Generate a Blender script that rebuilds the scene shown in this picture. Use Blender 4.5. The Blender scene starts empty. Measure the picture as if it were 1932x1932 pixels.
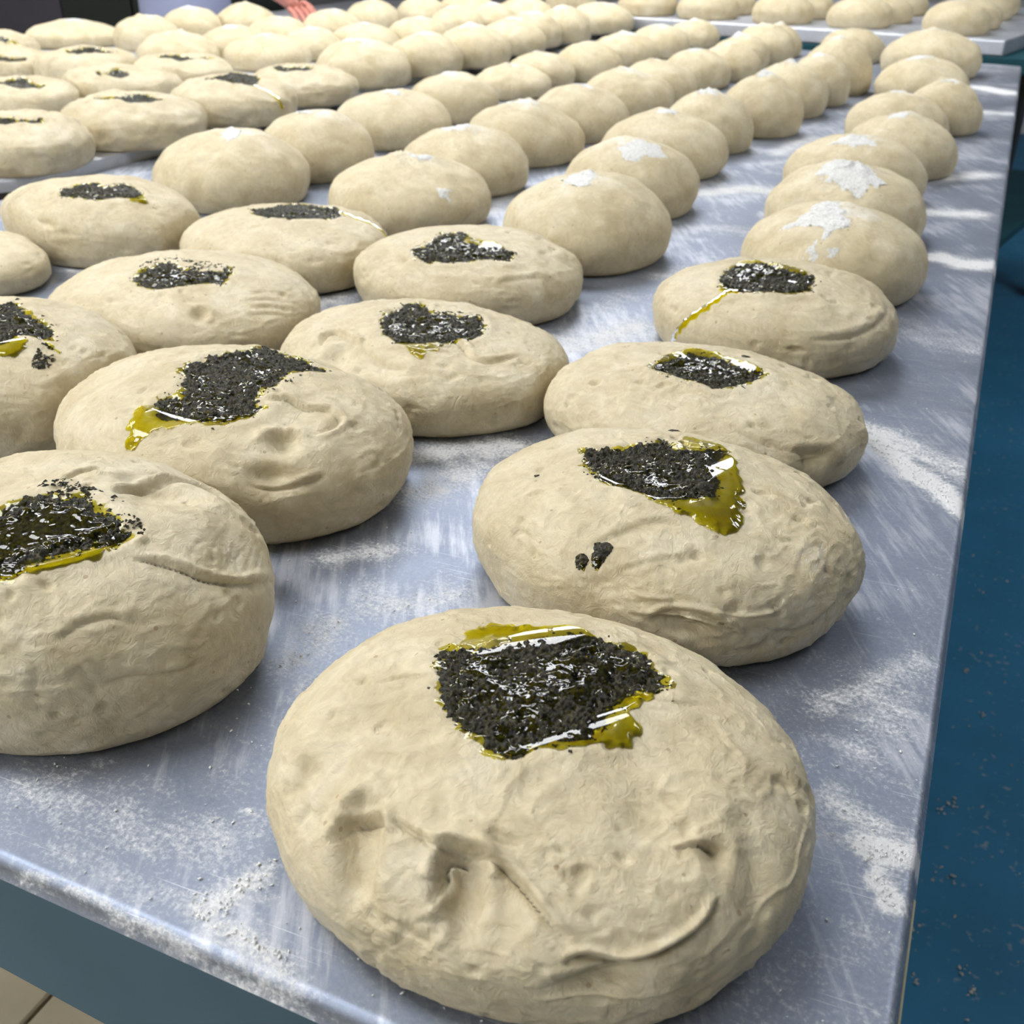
import bpy, bmesh, math, random
import numpy as np
from mathutils import Vector, Matrix
from mathutils.bvhtree import BVHTree

S = bpy.context.scene
COL = S.collection

# ------------------------------------------------------------------ camera, world, exposure
PITCH, YAW = math.radians(30.546), math.radians(24.103)
cd = bpy.data.cameras.new('camera')
cd.sensor_fit = 'HORIZONTAL'; cd.sensor_width = 36.0
cd.lens = 36.0 * 1925.0 / 1932.0
cd.clip_start = 0.02; cd.clip_end = 60
cd.dof.use_dof = True; cd.dof.focus_distance = 0.52; cd.dof.aperture_fstop = 17.0
cam = bpy.data.objects.new('camera', cd); COL.objects.link(cam)
cam.location = (0, 0, 1.236)
cam.rotation_euler = (math.pi/2 - PITCH, 0, YAW)
S.camera = cam
CAM_RIGHT = np.array([math.cos(YAW), math.sin(YAW), 0.0])

W = bpy.data.worlds.new('world'); S.world = W; W.use_nodes = True
W.node_tree.nodes['Background'].inputs[0].default_value = (0.80, 0.86, 1.0, 1)
W.node_tree.nodes['Background'].inputs[1].default_value = 0.10
S.view_settings.view_transform = 'Standard'; S.view_settings.look = 'None'
S.view_settings.gamma = 1.0; S.view_settings.use_curve_mapping = False
S.view_settings.exposure = 0.07
S.cycles.use_denoising = True
S.cycles.max_bounces = 7; S.cycles.diffuse_bounces = 3; S.cycles.glossy_bounces = 3; S.cycles.transparent_max_bounces = 10
S.cycles.adaptive_threshold = .02
LAMP_POWER = 13.0

# ------------------------------------------------------------------ measured data (metres; positions on the tables, features local to each dough)
DOUGH = {
 'P1': {"p":[-0.1167,0.2855,0.1111,0.0674,0.9001],"pesto":[[[-0.0484,0.0103],[-0.0513,0.015],[-0.0512,0.0207],[-0.0434,0.0192],[-0.0354,0.0209],[-0.0255,0.0291],[-0.0171,0.0381],[-0.0077,0.0455],[0.0013,0.0509],[0.0093,0.0526],[0.0165,0.0521],[0.0262,0.0523],[0.0327,0.0451],[0.0394,0.0397],[0.0422,0.0364],[0.0388,0.0303],[0.0332,0.0266],[0.0308,0.0202],[0.0286,0.0136],[0.0282,0.0051],[0.027,-0.0035],[0.0267,-0.0086],[0.0203,-0.0142],[0.0132,-0.0181],[0.0065,-0.0226],[0.0053,-0.0273],[0.0011,-0.0301],[-0.0035,-0.0294],[-0.0074,-0.0282],[-0.0128,-0.026],[-0.0217,-0.0239],[-0.0285,-0.0196],[-0.0352,-0.0121],[-0.041,-0.0036],[-0.0439,0.0036]]],"oil":[[[-0.0467,0.0219],[-0.0485,0.0295],[-0.049,0.0356],[-0.0473,0.0428],[-0.0422,0.0487],[-0.0301,0.0506],[-0.0181,0.0527],[-0.0113,0.0545],[-0.0042,0.0557],[0.002,0.0537],[0.0093,0.0526],[0.0123,0.0305],[-0.0098,0.0153],[-0.0325,0.0124]],[[0.0169,0.0059],[0.0249,0.0145],[0.0285,0.0236],[0.0365,0.0304],[0.0429,0.0388],[0.042,0.0309],[0.0372,0.0212],[0.0349,0.0124],[0.035,0.0083],[0.0394,0.0061],[0.0424,0.0014],[0.0407,-0.005],[0.0352,-0.0086],[0.0312,-0.0093],[0.0221,-0.0162],[0.0105,-0.0245],[0.0015,-0.031],[-0.0075,-0.0301],[-0.0093,-0.0217],[0.0053,-0.0096]]],"dents":[[-0.0385,-0.0749,0.0519,0.0091,0.0095,0.007,0,0.6],[0.0041,-0.0778,0.0542,0.0086,0.0093,0.009,0,0.6],[0.0193,-0.0791,0.0527,0.0124,0.0106,0.004,0,0.2],[0.0549,-0.0285,0.0614,0.0142,0.0094,0.003,0,0],[0.0809,-0.0319,0.0535,0.0055,0.0026,0.003,0,0.4],[-0.0714,-0.0556,0.0504,0.0069,0.0033,0.002,-30,0.3],[-0.0072,-0.0987,0.0347,0.0143,0.0107,0.002,0,0],[0.059,-0.0829,0.0359,0.0155,0.0059,0.005,10,0.3],[0.0954,-0.0303,0.0461,0.0074,0.0166,0.0015,0,0]],"creases":[[[[-0.0467,-0.0773,0.0484],[-0.047,-0.0725,0.0512],[-0.0437,-0.0691,0.0535],[-0.0386,-0.0671,0.0554],[-0.0332,-0.0679,0.0559],[-0.0292,-0.0709,0.0553]],0.00153,0.004,0.8],[[[-0.0276,-0.0676,0.0567],[-0.0155,-0.0701,0.0569],[-0.0086,-0.0717,0.0567],[-0.001,-0.0695,0.0577],[0.007,-0.0684,0.0579],[0.016,-0.0698,0.0571],[0.024,-0.0727,0.0552],[0.0324,-0.0769,0.0521],[0.04,-0.08,0.0486],[0.0459,-0.081,0.0461]],0.00162,0.004,1.0],[[[-0.0038,-0.0912,0.0458],[-0.0011,-0.0848,0.0506],[-0.0012,-0.0802,0.0532],[-0.0031,-0.0757,0.0553],[-0.0002,-0.0729,0.0564],[0.0052,-0.0722,0.0566]],0.00127,0.004,-1.0],[[[0.0459,-0.0868,0.0404],[0.0489,-0.0836,0.0424],[0.0543,-0.0809,0.0425],[0.0625,-0.078,0.0403],[0.0712,-0.0716,0.0404],[0.0793,-0.0626,0.0421],[0.0846,-0.0531,0.0443],[0.0854,-0.0455,0.0475]],0.00139,0.0035,1.2],[[[0.0679,-0.0391,0.0566],[0.0739,-0.0345,0.0556],[0.0806,-0.0308,0.0539],[0.0848,-0.0303,0.0521]],0.00093,0.0025,1.0],[[[-0.0661,-0.0075,0.0606],[-0.0586,-0.0043,0.0624],[-0.0465,-0.003,0.0644]],0.0011,0.0015,0.6],[[[0.0001,-0.0999,0.0293],[0.0021,-0.0986,0.0354],[0.007,-0.0962,0.0401]],0.00106,0.0015,0.6],[[[0.0268,0.0287,0.065],[0.0436,0.0255,0.0636],[0.0628,0.0371,0.0584]],0.0017,0.0006,0.5],[[[0.0375,-0.094,0.0239],[0.0536,-0.0875,0.0278],[0.0719,-0.0762,0.0262],[0.0833,-0.0661,0.0281]],0.00105,0.0015,0.8]]},
 'P2': {"p":[-0.1262,0.489,0.1098,0.0723,0.8347],"pesto":[[[-0.0494,0.005],[-0.043,0.0075],[-0.0371,0.0136],[-0.0276,0.0168],[-0.019,0.0228],[-0.0104,0.0335],[-0.0032,0.0266],[0.0082,0.0277],[0.0158,0.0332],[0.0245,0.0343],[0.0256,0.0192],[0.022,0.0087],[0.0302,0.0009],[0.032,-0.0107],[0.0331,-0.0193],[0.0216,-0.0293],[0.0156,-0.033],[0.0098,-0.0333],[0.0044,-0.0354],[-0.0021,-0.0338],[-0.0113,-0.0317],[-0.0215,-0.0307],[-0.0289,-0.0277],[-0.0349,-0.0199],[-0.0409,-0.0124]]],"oil":[[[-0.0042,0.0348],[-0.0019,0.0512],[0.0067,0.0486],[0.0205,0.0404],[0.0318,0.0304],[0.0394,0.0134],[0.0462,-0.0026],[0.0457,-0.0104],[0.0487,-0.013],[0.0475,-0.0214],[0.0517,-0.0304],[0.051,-0.0381],[0.0456,-0.044],[0.0389,-0.0446],[0.0302,-0.0423],[0.0187,-0.0431],[0.0062,-0.0408],[-0.0002,-0.036],[0.0142,-0.0285],[0.022,-0.014],[0.0209,0.0037]],[[-0.0404,-0.0137],[-0.0308,-0.0258],[-0.0265,-0.0323],[-0.0176,-0.0348],[-0.0101,-0.0317],[-0.0133,-0.0259],[-0.0276,-0.0207]],[[-0.0211,-0.0806],[-0.0187,-0.079],[-0.0152,-0.0801],[-0.0148,-0.0826],[-0.0168,-0.0835],[-0.0195,-0.0829]],[[-0.0147,-0.0777],[-0.0121,-0.073],[-0.0076,-0.0732],[-0.0074,-0.0783],[-0.0094,-0.081],[-0.0129,-0.081]]],"drops":[[-0.0184,-0.0798,0.00322],[-0.0099,-0.0727,0.00456],[-0.0105,-0.0772,0.00348],[-0.0139,0.0676,0.00391],[-0.0672,-0.0229,0.00149]],"dents":[[0.0383,-0.0856,0.0327,0.0146,0.0063,0.005,-8,0.6],[0.0448,-0.0835,0.0284,0.0073,0.0026,0.003,-8,0.5],[-0.0057,-0.0877,0.0437,0.0186,0.0133,0.002,0,0.0]],"creases":[[[[0.0228,-0.0895,0.0313],[0.0252,-0.0881,0.0369],[0.0333,-0.0852,0.0399],[0.0467,-0.0813,0.0388],[0.0572,-0.0779,0.0338],[0.0652,-0.0737,0.0262]],0.00156,0.0035,0.9],[[[0.0413,-0.0847,0.0265],[0.0488,-0.0819,0.0248],[0.0558,-0.0788,0.0269]],0.00131,0.002,0.8],[[[0.0144,-0.0859,0.0451],[0.0237,-0.085,0.0446],[0.0303,-0.0824,0.0461]],0.00182,-0.003,0],[[[-0.0193,-0.0753,0.0549],[-0.0064,-0.0643,0.0615],[0.0114,-0.0503,0.066],[0.025,-0.049,0.0655]],0.00217,0.0012,0.6],[[[-0.0024,-0.082,0.0507],[0.0138,-0.0737,0.0564],[0.0323,-0.0631,0.0597]],0.00158,0.0009,0.6],[[[0.0835,-0.0487,0.0475],[0.083,-0.0343,0.0545],[0.0878,-0.0214,0.0553],[0.0948,-0.0224,0.0506],[0.0957,-0.0343,0.0451]],0.00163,0.001,0.6],[[[0.0491,-0.0791,0.0412],[0.0637,-0.073,0.0383],[0.0782,-0.0622,0.0387],[0.0801,-0.056,0.0447]],0.00157,-0.0018,0.4],[[[0.0692,-0.0709,0.0321],[0.088,-0.0544,0.0232],[0.1001,-0.0375,0.0288],[0.1063,-0.0177,0.0378]],0.00243,0.0016,0.6]]},
 'P3': {"p":[-0.1516,0.6703,0.1159,0.0587,0.7633],"pesto":[[[-0.0313,-0.0163],[-0.0271,-0.0028],[-0.019,0.0098],[-0.0157,0.0226],[-0.0068,0.0209],[0.0041,0.0177],[0.0152,0.0132],[0.0259,0.0096],[0.0427,0.0069],[0.0388,-0.0047],[0.0321,-0.0167],[0.0245,-0.0246],[0.0151,-0.0309],[0.0036,-0.0294],[-0.0104,-0.0257],[-0.0235,-0.0202]]],"oil":[[[-0.0318,-0.0176],[-0.0313,0.0056],[-0.0242,0.0221],[-0.0167,0.0327],[-0.0023,0.03],[0.0134,0.0206],[0.031,0.0159],[0.0434,0.0074],[0.0333,-0.0083],[0.0009,-0.0197],[-0.0184,-0.0207]]],"drops":[[0.0151,-0.0309,0.00324],[0.0216,0.0379,0.0031]],"dents":[[0.0912,-0.0527,0.0307,0.0144,0.0096,0.003,0,0.3],[0.094,0.015,0.0451,0.0125,0.0132,0.001,0,0.0]],"creases":[[[[0.0332,-0.0638,0.0473],[0.0553,-0.0664,0.0415],[0.0785,-0.0598,0.0356],[0.0967,-0.0451,0.0325]],0.00274,0.0016,0.6],[[[0.0856,-0.0596,0.0215],[0.0853,-0.0573,0.032],[0.0781,-0.0585,0.0368]],0.00206,0.0014,0.6]]},
 'P4': {"p":[-0.1439,0.8897,0.1055,0.0665,0.8819],"pesto":[[[-0.0438,-0.0318],[-0.0417,-0.0075],[-0.0288,0.0064],[-0.0148,0.0158],[-0.0017,0.0009],[0.0145,-0.0017],[0.0284,-0.0027],[0.0335,-0.0117],[0.0305,-0.0242],[0.034,-0.0324],[0.0177,-0.0453],[0.0066,-0.0463],[-0.0075,-0.0511],[-0.0209,-0.0512],[-0.0337,-0.0462]]],"oil":[[[-0.0454,-0.0244],[-0.038,0.0113],[-0.0237,0.02],[-0.0013,0.0087],[0.0192,0.0051],[0.0334,-0.0088],[0.0322,-0.0234],[0.0355,-0.035],[0.0185,-0.0487],[0.0052,-0.0486],[-0.0278,-0.0542],[-0.0381,-0.0515]]],"trickle":[[[[-0.0225,-0.0523,0.0597],[-0.0316,-0.054,0.0582],[-0.0354,-0.0611,0.0553],[-0.0438,-0.0713,0.0484],[-0.0537,-0.0753,0.0402],[-0.0629,-0.0745,0.0295],[-0.0683,-0.0704,0.02],[-0.071,-0.0653,0.0099]],0.00445]],"dents":[[0.0354,-0.0874,0.0303,0.0056,0.0039,0.003,0,0.4]],"creases":[[[[0.0254,-0.0875,0.0098],[0.0332,-0.0871,0.0156],[0.0433,-0.0832,0.014],[0.0443,-0.0843,0.0233]],0.00173,0.0015,0.8],[[[0.0458,-0.0809,0.0382],[0.0632,-0.0714,0.0377],[0.0785,-0.0575,0.0388],[0.0907,-0.0346,0.0429],[0.095,0.0079,0.0459]],0.00344,0.002,0.8],[[[0.0761,-0.062,0.0134],[0.0906,-0.0449,0.0141],[0.0998,-0.03,0.0242],[0.0985,-0.0213,0.0396]],0.00309,0.0012,0.6]]},
 'P5': {"p":[-0.3859,0.302,0.1084,0.0937,0.8352],"pesto":[[[-0.025,-0.0459],[-0.0126,-0.0345],[-0.003,-0.0228],[0.0001,-0.0153],[0.0031,-0.0077],[0.0083,-0.0021],[0.0163,-0.0015],[0.0218,0.0037],[0.0333,0.0002],[0.0437,-0.0025],[0.0505,-0.0035],[0.0587,-0.0074],[0.0581,-0.0126],[0.0544,-0.0193],[0.0474,-0.0277],[0.0407,-0.0363],[0.0338,-0.0448],[0.034,-0.0504],[0.0276,-0.0541],[0.0081,-0.0598],[-0.0124,-0.0554]]],"oil":[[[-0.0232,-0.0496],[-0.0087,-0.0381],[0.002,-0.0276],[0.0089,-0.0134],[0.0295,-0.0023],[0.0505,-0.0035],[0.0598,-0.0072],[0.0603,-0.0152],[0.0576,-0.0277],[0.051,-0.0374],[0.0412,-0.0478],[0.0354,-0.052],[0.0289,-0.0555],[0.0094,-0.0611],[-0.0113,-0.0586]]],"scatter":[[[0.0008,-0.0139],[-0.0013,0.0062],[0.0051,0.012],[0.0173,0.0128],[0.0382,0.0106],[0.0496,0.0043],[0.0629,-0.0035],[0.0606,-0.0087],[0.0505,-0.0035],[0.0367,0.0009],[0.0208,0.0047],[0.0153,-0.0005],[0.0083,-0.0021],[0.0034,-0.0079]]],"dents":[[0.0423,0.0368,0.0856,0.0227,0.008,0.005,-5,0.7],[0.0921,0.023,0.0665,0.0155,0.0077,0.0025,0,0.0],[0.0823,-0.0584,0.0443,0.0139,0.0093,0.001,0,0.0]],"creases":[[[[0.0299,0.0162,0.0912],[0.0285,0.0267,0.09],[0.0324,0.0405,0.0864],[0.0387,0.052,0.0811],[0.0501,0.0614,0.0726],[0.0623,0.0582,0.0691]],0.0022,0.003,0.9],[[[0.0026,0.0116,0.0933],[0.0016,0.0222,0.0923],[0.0051,0.0317,0.0908],[0.015,0.0322,0.0903]],0.00162,0.0018,0.7],[[[0.0694,-0.0176,0.0813],[0.0785,-0.0112,0.0782],[0.0877,-0.0062,0.0733],[0.0969,0.001,0.0657],[0.1024,0.0173,0.0555],[0.0949,0.0437,0.0384]],0.00198,0.003,0.9],[[[0.0841,0.0209,0.0733],[0.0905,0.0099,0.0708],[0.0952,0.0032,0.0675]],0.00088,0.0005,0.4],[[[0.0886,0.0221,0.0698],[0.0926,0.0153,0.0682],[0.0966,0.0064,0.0659]],0.00089,0.0005,0.4],[[[0.0879,0.0304,0.0675],[0.0938,0.0194,0.066],[0.0984,0.0115,0.0632]],0.0009,0.0005,0.4],[[[0.0913,0.031,0.0641],[0.0947,0.0239,0.0636],[0.0993,0.0156,0.0609]],0.0009,0.0005,0.4],[[[0.0888,0.0418,0.06],[0.0952,0.0316,0.0591],[0.1,0.0221,0.0572]],0.00092,0.0005,0.4],[[[0.0904,0.0447,0.0545],[0.0942,0.0386,0.0547],[0.1,0.0274,0.0539]],0.00093,0.0005,0.4],[[[0.0165,0.0486,0.0857],[0.0267,0.0505,0.0839],[0.0346,0.05,0.0828]],0.0011,0.0014,0.5],[[[0.0627,-0.0637,0.0637],[0.069,-0.0533,0.0685],[0.0778,-0.0435,0.0688],[0.087,-0.0385,0.0639]],0.00209,0.0014,0.6],[[[0.0689,-0.0686,0.0476],[0.0738,-0.0626,0.0535],[0.0789,-0.0617,0.0427],[0.0798,-0.0606,0.0269]],0.00139,0.001,0.6],[[[0.0823,-0.0584,0.0443],[0.0911,-0.0484,0.0442],[0.0998,-0.0352,0.0402],[0.1056,-0.0204,0.0389]],0.00215,0.0013,0.6]]},
 'P6': {"p":[-0.4272,0.4895,0.1274,0.0769,0.7734],"pesto":[[[-0.0275,-0.0012],[-0.0216,0.0141],[-0.0163,0.0305],[-0.0108,0.0471],[-0.0157,0.0704],[0.013,0.0522],[0.0311,0.0468],[0.0419,0.0437],[0.0537,0.0395],[0.0481,0.0321],[0.0401,0.0213],[0.0407,0.0083],[0.0448,-0.0046],[0.0396,-0.0114],[0.0428,-0.0251],[0.0513,-0.0281],[0.0512,-0.0371],[0.0425,-0.0474],[0.0315,-0.0544],[0.0182,-0.0584],[0.0054,-0.0612],[-0.0027,-0.0595],[-0.0101,-0.0507],[-0.0098,-0.0421],[-0.0015,-0.0374],[-0.0123,-0.0218]]],"oil":[[[0.0095,-0.0448],[-0.0056,-0.0473],[-0.0081,-0.0528],[-0.0185,-0.0571],[-0.0214,-0.0632],[-0.014,-0.0756],[-0.0076,-0.0849],[-0.0004,-0.084],[0.0009,-0.079],[0.0049,-0.0737],[0.0157,-0.066],[0.0329,-0.0563],[0.0491,-0.0455],[0.0541,-0.0355],[0.0457,-0.0315],[0.0315,-0.0433]]],"scatter":[[[-0.0105,0.054],[0.0118,0.0537],[0.0343,0.0472],[0.0536,0.0391],[0.047,0.0236],[0.0505,0.0038],[0.0495,-0.0114],[0.0404,-0.0172],[0.0233,0.0089]]],"dents":[[0.0775,-0.0441,0.0631,0.0102,0.0048,0.006,12,0.5],[0.0811,-0.0673,0.0497,0.0143,0.0081,0.004,0,0.3],[0.0778,-0.0236,0.0673,0.0163,0.0072,0.002,0,0.0]],"creases":[[[[0.0492,-0.0227,0.0729],[0.0583,-0.0126,0.0723],[0.0739,-0.0118,0.0694],[0.0857,-0.0059,0.0666],[0.0961,-0.0107,0.0627],[0.0956,-0.0214,0.0619],[0.0902,-0.0318,0.0619]],0.00199,0.0035,0.8],[[[0.0727,-0.0755,0.0466],[0.0864,-0.0692,0.043],[0.1005,-0.056,0.0438],[0.1067,-0.0463,0.0461]],0.0022,0.0025,0.8],[[[0.0714,-0.0494,0.0632],[0.0795,-0.0495,0.0607],[0.0863,-0.0402,0.0613]],0.00126,-0.0015,0.3],[[[0.1128,-0.0407,0.0429],[0.1221,-0.0278,0.0274],[0.1272,-0.0039,0.0278],[0.1248,0.0181,0.0357]],0.00301,0.001,0.6]]},
 'P7': {"p":[-0.6534,0.499,0.11,0.081,0.8768],"pesto":[[[-0.0068,-0.0267],[-0.0039,-0.0036],[0.0031,0.0162],[0.008,0.0258],[0.0261,0.0143],[0.0398,0.0116],[0.0543,0.0077],[0.0653,0.0055],[0.0696,-0.0027],[0.062,-0.0093],[0.0541,-0.0153],[0.0515,-0.0303],[0.038,-0.0427],[0.0145,-0.0424]]],"oil":[[[0.0164,-0.0391],[0.0483,-0.0269],[0.0547,-0.0159],[0.0642,-0.017],[0.0694,-0.0263],[0.0664,-0.0339],[0.0606,-0.04],[0.0455,-0.0506],[0.0274,-0.0514]],[[0.0729,-0.0095],[0.0773,-0.0081],[0.0835,-0.0078],[0.0851,-0.0115],[0.08,-0.0129]]],"scatter":[[[0.0723,-0.0114],[0.0795,-0.0123],[0.086,-0.0237],[0.0831,-0.0314],[0.0795,-0.0288]]],"creases":[[[[0.0892,-0.0444,0.0527],[0.0983,-0.0301,0.0505],[0.1072,-0.0171,0.0409],[0.1065,0.0131,0.0135]],0.003,0.0012,0.6]]},
 'P8': {"p":[-0.3792,0.6729,0.1225,0.0587,0.7765],"pesto":[[[-0.0295,-0.0111],[-0.0286,0.003],[-0.0264,0.0146],[-0.0283,0.0307],[-0.0211,0.034],[-0.005,0.0207],[0.0024,0.0101],[0.0139,0.0178],[0.0274,0.0214],[0.035,0.0267],[0.0481,0.0141],[0.0525,-0.0027],[0.0499,-0.0142],[0.0424,-0.0187],[0.0372,-0.0277],[0.0256,-0.0366],[0.0139,-0.0423],[0.0049,-0.0439],[-0.0052,-0.0378],[-0.0142,-0.0338]]],"oil":[[[-0.0129,-0.0302],[0.0038,-0.0449],[0.0221,-0.0575],[0.0322,-0.0608],[0.0338,-0.0523],[0.0377,-0.0443],[0.0402,-0.0289],[0.0494,-0.0164],[0.0497,0.0101],[0.0393,0.0177],[0.0214,-0.013]]],"scatter":[[[-0.0286,-0.0151],[-0.0317,0.0023],[-0.0278,0.0203],[-0.0222,0.036],[0.0,0.0146],[0.0183,0.0259],[0.035,0.0301],[0.0469,0.0159],[0.025,0.0127],[-0.0059,0.0063]]],"dents":[[-0.0353,-0.0654,0.0486,0.012,0.008,0.004,0,0.5]],"creases":[[[[-0.0595,-0.0569,0.0476],[-0.0643,-0.0416,0.0506],[-0.0572,-0.0348,0.0529],[-0.0362,-0.0461,0.0535],[-0.0249,-0.0529,0.053]],0.00291,0.004,0.9],[[[-0.0273,-0.0473,0.054],[-0.0079,-0.0646,0.0506],[0.0098,-0.072,0.0479],[0.0275,-0.0721,0.0468]],0.0035,0.002,0.6],[[[0.0387,-0.0239,0.0562],[0.0487,-0.0259,0.055],[0.0625,-0.038,0.0516],[0.0778,-0.0338,0.0492],[0.0914,-0.0111,0.0482]],0.00275,0.0028,0.9],[[[-0.0447,-0.0817,0.0382],[-0.004,-0.0878,0.0391],[0.0308,-0.0869,0.0366]],0.0031,0.001,0.6]]},
 'P9': {"p":[-0.6398,0.6979,0.1259,0.0629,0.8582],"pesto":[[[-0.0097,-0.0477],[-0.0165,-0.0325],[-0.0127,-0.0168],[-0.0141,-0.0026],[0.0016,-0.0058],[0.0192,-0.0144],[0.0349,-0.0106],[0.0481,-0.0013],[0.0473,0.0105],[0.0572,-0.0009],[0.0635,-0.0191],[0.0549,-0.0234],[0.0401,-0.0353],[0.0317,-0.0451],[0.0233,-0.0523],[0.0101,-0.0537]]],"oil":[[[-0.0084,-0.0492],[-0.0063,-0.0343],[0.0132,-0.0223],[0.0369,-0.0106],[0.0539,0.0032],[0.0631,-0.0185],[0.0421,-0.0327],[0.03,-0.043],[0.0124,-0.0515]]],"scatter":[[[-0.0227,-0.0341],[-0.0284,-0.0039],[-0.014,0.0179],[0.0098,0.0076],[0.0249,0.0153],[0.0479,0.0111],[0.052,0.0016],[0.0249,-0.011],[-0.008,-0.0097],[-0.0099,-0.0351]]],"dents":[[0.0728,-0.0633,0.0485,0.007,0.0044,0.004,0,0.4],[0.0364,-0.0693,0.0535,0.0062,0.0035,0.002,0,0.0]],"creases":[[[[0.0835,-0.0617,0.0454],[0.0995,-0.0649,0.0305],[0.1098,-0.0523,0.0207]],0.00307,0.0015,0.6],[[[0.0887,-0.0169,0.0528],[0.0984,-0.0004,0.0505],[0.1148,0.0141,0.0421]],0.00184,0.0012,0.6],[[[0.0942,-0.0248,0.0504],[0.1044,-0.0094,0.048],[0.1191,0.0072,0.0391]],0.00182,0.0012,0.6],[[[0.0988,-0.0317,0.0476],[0.1095,-0.0171,0.045],[0.1226,0.0014,0.0357]],0.00181,0.0012,0.6],[[[0.1028,-0.0376,0.0445],[0.1135,-0.0233,0.0415],[0.1247,-0.0024,0.0315]],0.0018,0.0012,0.6],[[[0.1053,0.0365,0.0437],[0.1137,0.0339,0.0383],[0.1222,0.0251,0.0276]],0.00189,0.002,0.8]]},
 'P10': {"p":[-0.4436,0.8844,0.114,0.0648,0.8781],"pesto":[[[-0.0305,-0.0534],[-0.0248,-0.0408],[-0.0224,-0.0259],[-0.0248,-0.001],[-0.0154,0.0094],[-0.0032,0.0101],[0.0047,-0.0182],[0.0239,-0.0203],[0.0365,-0.0129],[0.0493,-0.0147],[0.0592,-0.0227],[0.0606,-0.0354],[0.0408,-0.0434],[0.0266,-0.0547],[0.0113,-0.0636],[-0.0045,-0.0678],[-0.0182,-0.0649]]],"oil":[[[-0.0322,-0.0533],[-0.0319,-0.0392],[-0.0213,-0.0199],[-0.0088,-0.0036],[0.0137,-0.0074],[0.0319,-0.0029],[0.0558,-0.0204],[0.0396,-0.0407],[0.0083,-0.0576],[-0.0177,-0.0658]]],"creases":[[[[0.0629,-0.0698,0.0457],[0.0752,-0.0563,0.0473],[0.0886,-0.0421,0.0463],[0.1013,-0.0308,0.0412],[0.1084,-0.027,0.0335]],0.00291,0.0018,0.8]]},
 'P11': {"p":[-0.6695,0.8995,0.1179,0.0601,0.8598],"pesto":[[[-0.0404,0.0007],[-0.0293,0.0165],[-0.02,0.0388],[0.0051,0.0388],[0.027,0.0428],[0.035,0.0493],[0.0568,0.0257],[0.0495,0.0084],[0.0269,-0.0111],[-0.0019,-0.0215],[-0.0219,-0.0175]]],"trickle":[[[[0.0477,0.0357,0.0554],[0.0693,0.0324,0.0523],[0.0861,0.0365,0.0469],[0.1011,0.0344,0.04],[0.1085,0.0361,0.0314]],0.00285]]},
 'P12': {"p":[-0.9056,0.8764,0.1239,0.0762,0.6917],"pesto":[[[-0.0035,-0.0467],[-0.0067,-0.0313],[0.0042,-0.0223],[0.0157,-0.0111],[0.0354,-0.015],[0.0384,0.0055],[0.0558,0.0037],[0.0751,-0.007],[0.0757,-0.02],[0.0596,-0.0311],[0.0453,-0.0447],[0.0228,-0.0489],[0.0083,-0.0507]]],"oil":[[[0.0392,-0.0193],[0.0486,0.0059],[0.0761,-0.0066],[0.0897,-0.0165],[0.0842,-0.0245],[0.0672,-0.0281],[0.0559,-0.0328]]],"dents":[[-0.0001,-0.0808,0.0482,0.0091,0.0051,0.002,0,0.0],[0.0285,-0.0818,0.0403,0.0146,0.0045,0.0015,0,0.0]]},
 'P13': {"p":[-0.9624,0.7279,0.1068,0.045,0.6866]},
 'Q1': {"p":[-1.287,1.1182,0.108,0.0697,0.8849],"pesto":[[[0.0586,0.0019],[0.0604,-0.0043],[0.0537,-0.0134],[0.0456,-0.0254],[0.0363,-0.0341],[0.0278,-0.0416],[0.0163,-0.0472],[-0.0035,-0.0446],[-0.0155,-0.0423],[-0.015,-0.0386],[-0.007,-0.03],[0.0083,-0.0244],[0.0207,-0.0185],[0.0342,-0.0158],[0.0467,-0.0115],[0.0521,-0.0005]]]},
 'Q2': {"p":[-1.2626,1.3303,0.1195,0.0701,0.8914],"pesto":[[[0.0653,0.008],[0.0683,-0.0027],[0.0647,-0.022],[0.0538,-0.0378],[0.0409,-0.048],[0.0193,-0.0458],[-0.0009,-0.0476],[-0.0172,-0.0533],[-0.0371,-0.0441],[-0.0364,-0.0379],[-0.0171,-0.0356],[0.0025,-0.0291],[0.0178,-0.0211],[0.0205,-0.001],[0.0355,0.0067],[0.0584,0.0037]]]},
 'Q3': {"p":[-1.2337,1.5528,0.1156,0.0712,0.888],"pesto":[[[0.0524,0.0091],[0.0601,-0.0059],[0.065,-0.0225],[0.0557,-0.0327],[0.0376,-0.0451],[0.0088,-0.0455],[-0.0128,-0.0435],[-0.0151,-0.0494],[-0.0259,-0.0342],[-0.0315,-0.0232],[-0.026,-0.0208],[-0.023,-0.002],[-0.0085,0.0164],[0.0004,0.0448],[0.0158,0.0512],[0.0472,0.0174]]],"trickle":[[[[0.0663,-0.0221,0.0634],[0.0903,-0.0189,0.0559],[0.1075,-0.0194,0.0443],[0.1141,-0.0152,0.0271]],0.00453]]},
 'Q4': {"p":[-1.2393,1.7768,0.1074,0.0626,0.877],"pesto":[[[0.0314,-0.012],[0.0344,-0.0131],[0.0356,-0.0238],[0.0285,-0.0382],[0.0115,-0.0466],[-0.0059,-0.05],[-0.0251,-0.0396],[-0.0393,-0.0289],[-0.0483,-0.0234],[-0.065,-0.0033],[-0.0613,0.0003],[-0.0352,-0.0119],[-0.0113,-0.0127],[0.0074,-0.0108],[0.0114,0.001],[0.0194,-0.0012]]]},
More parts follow.
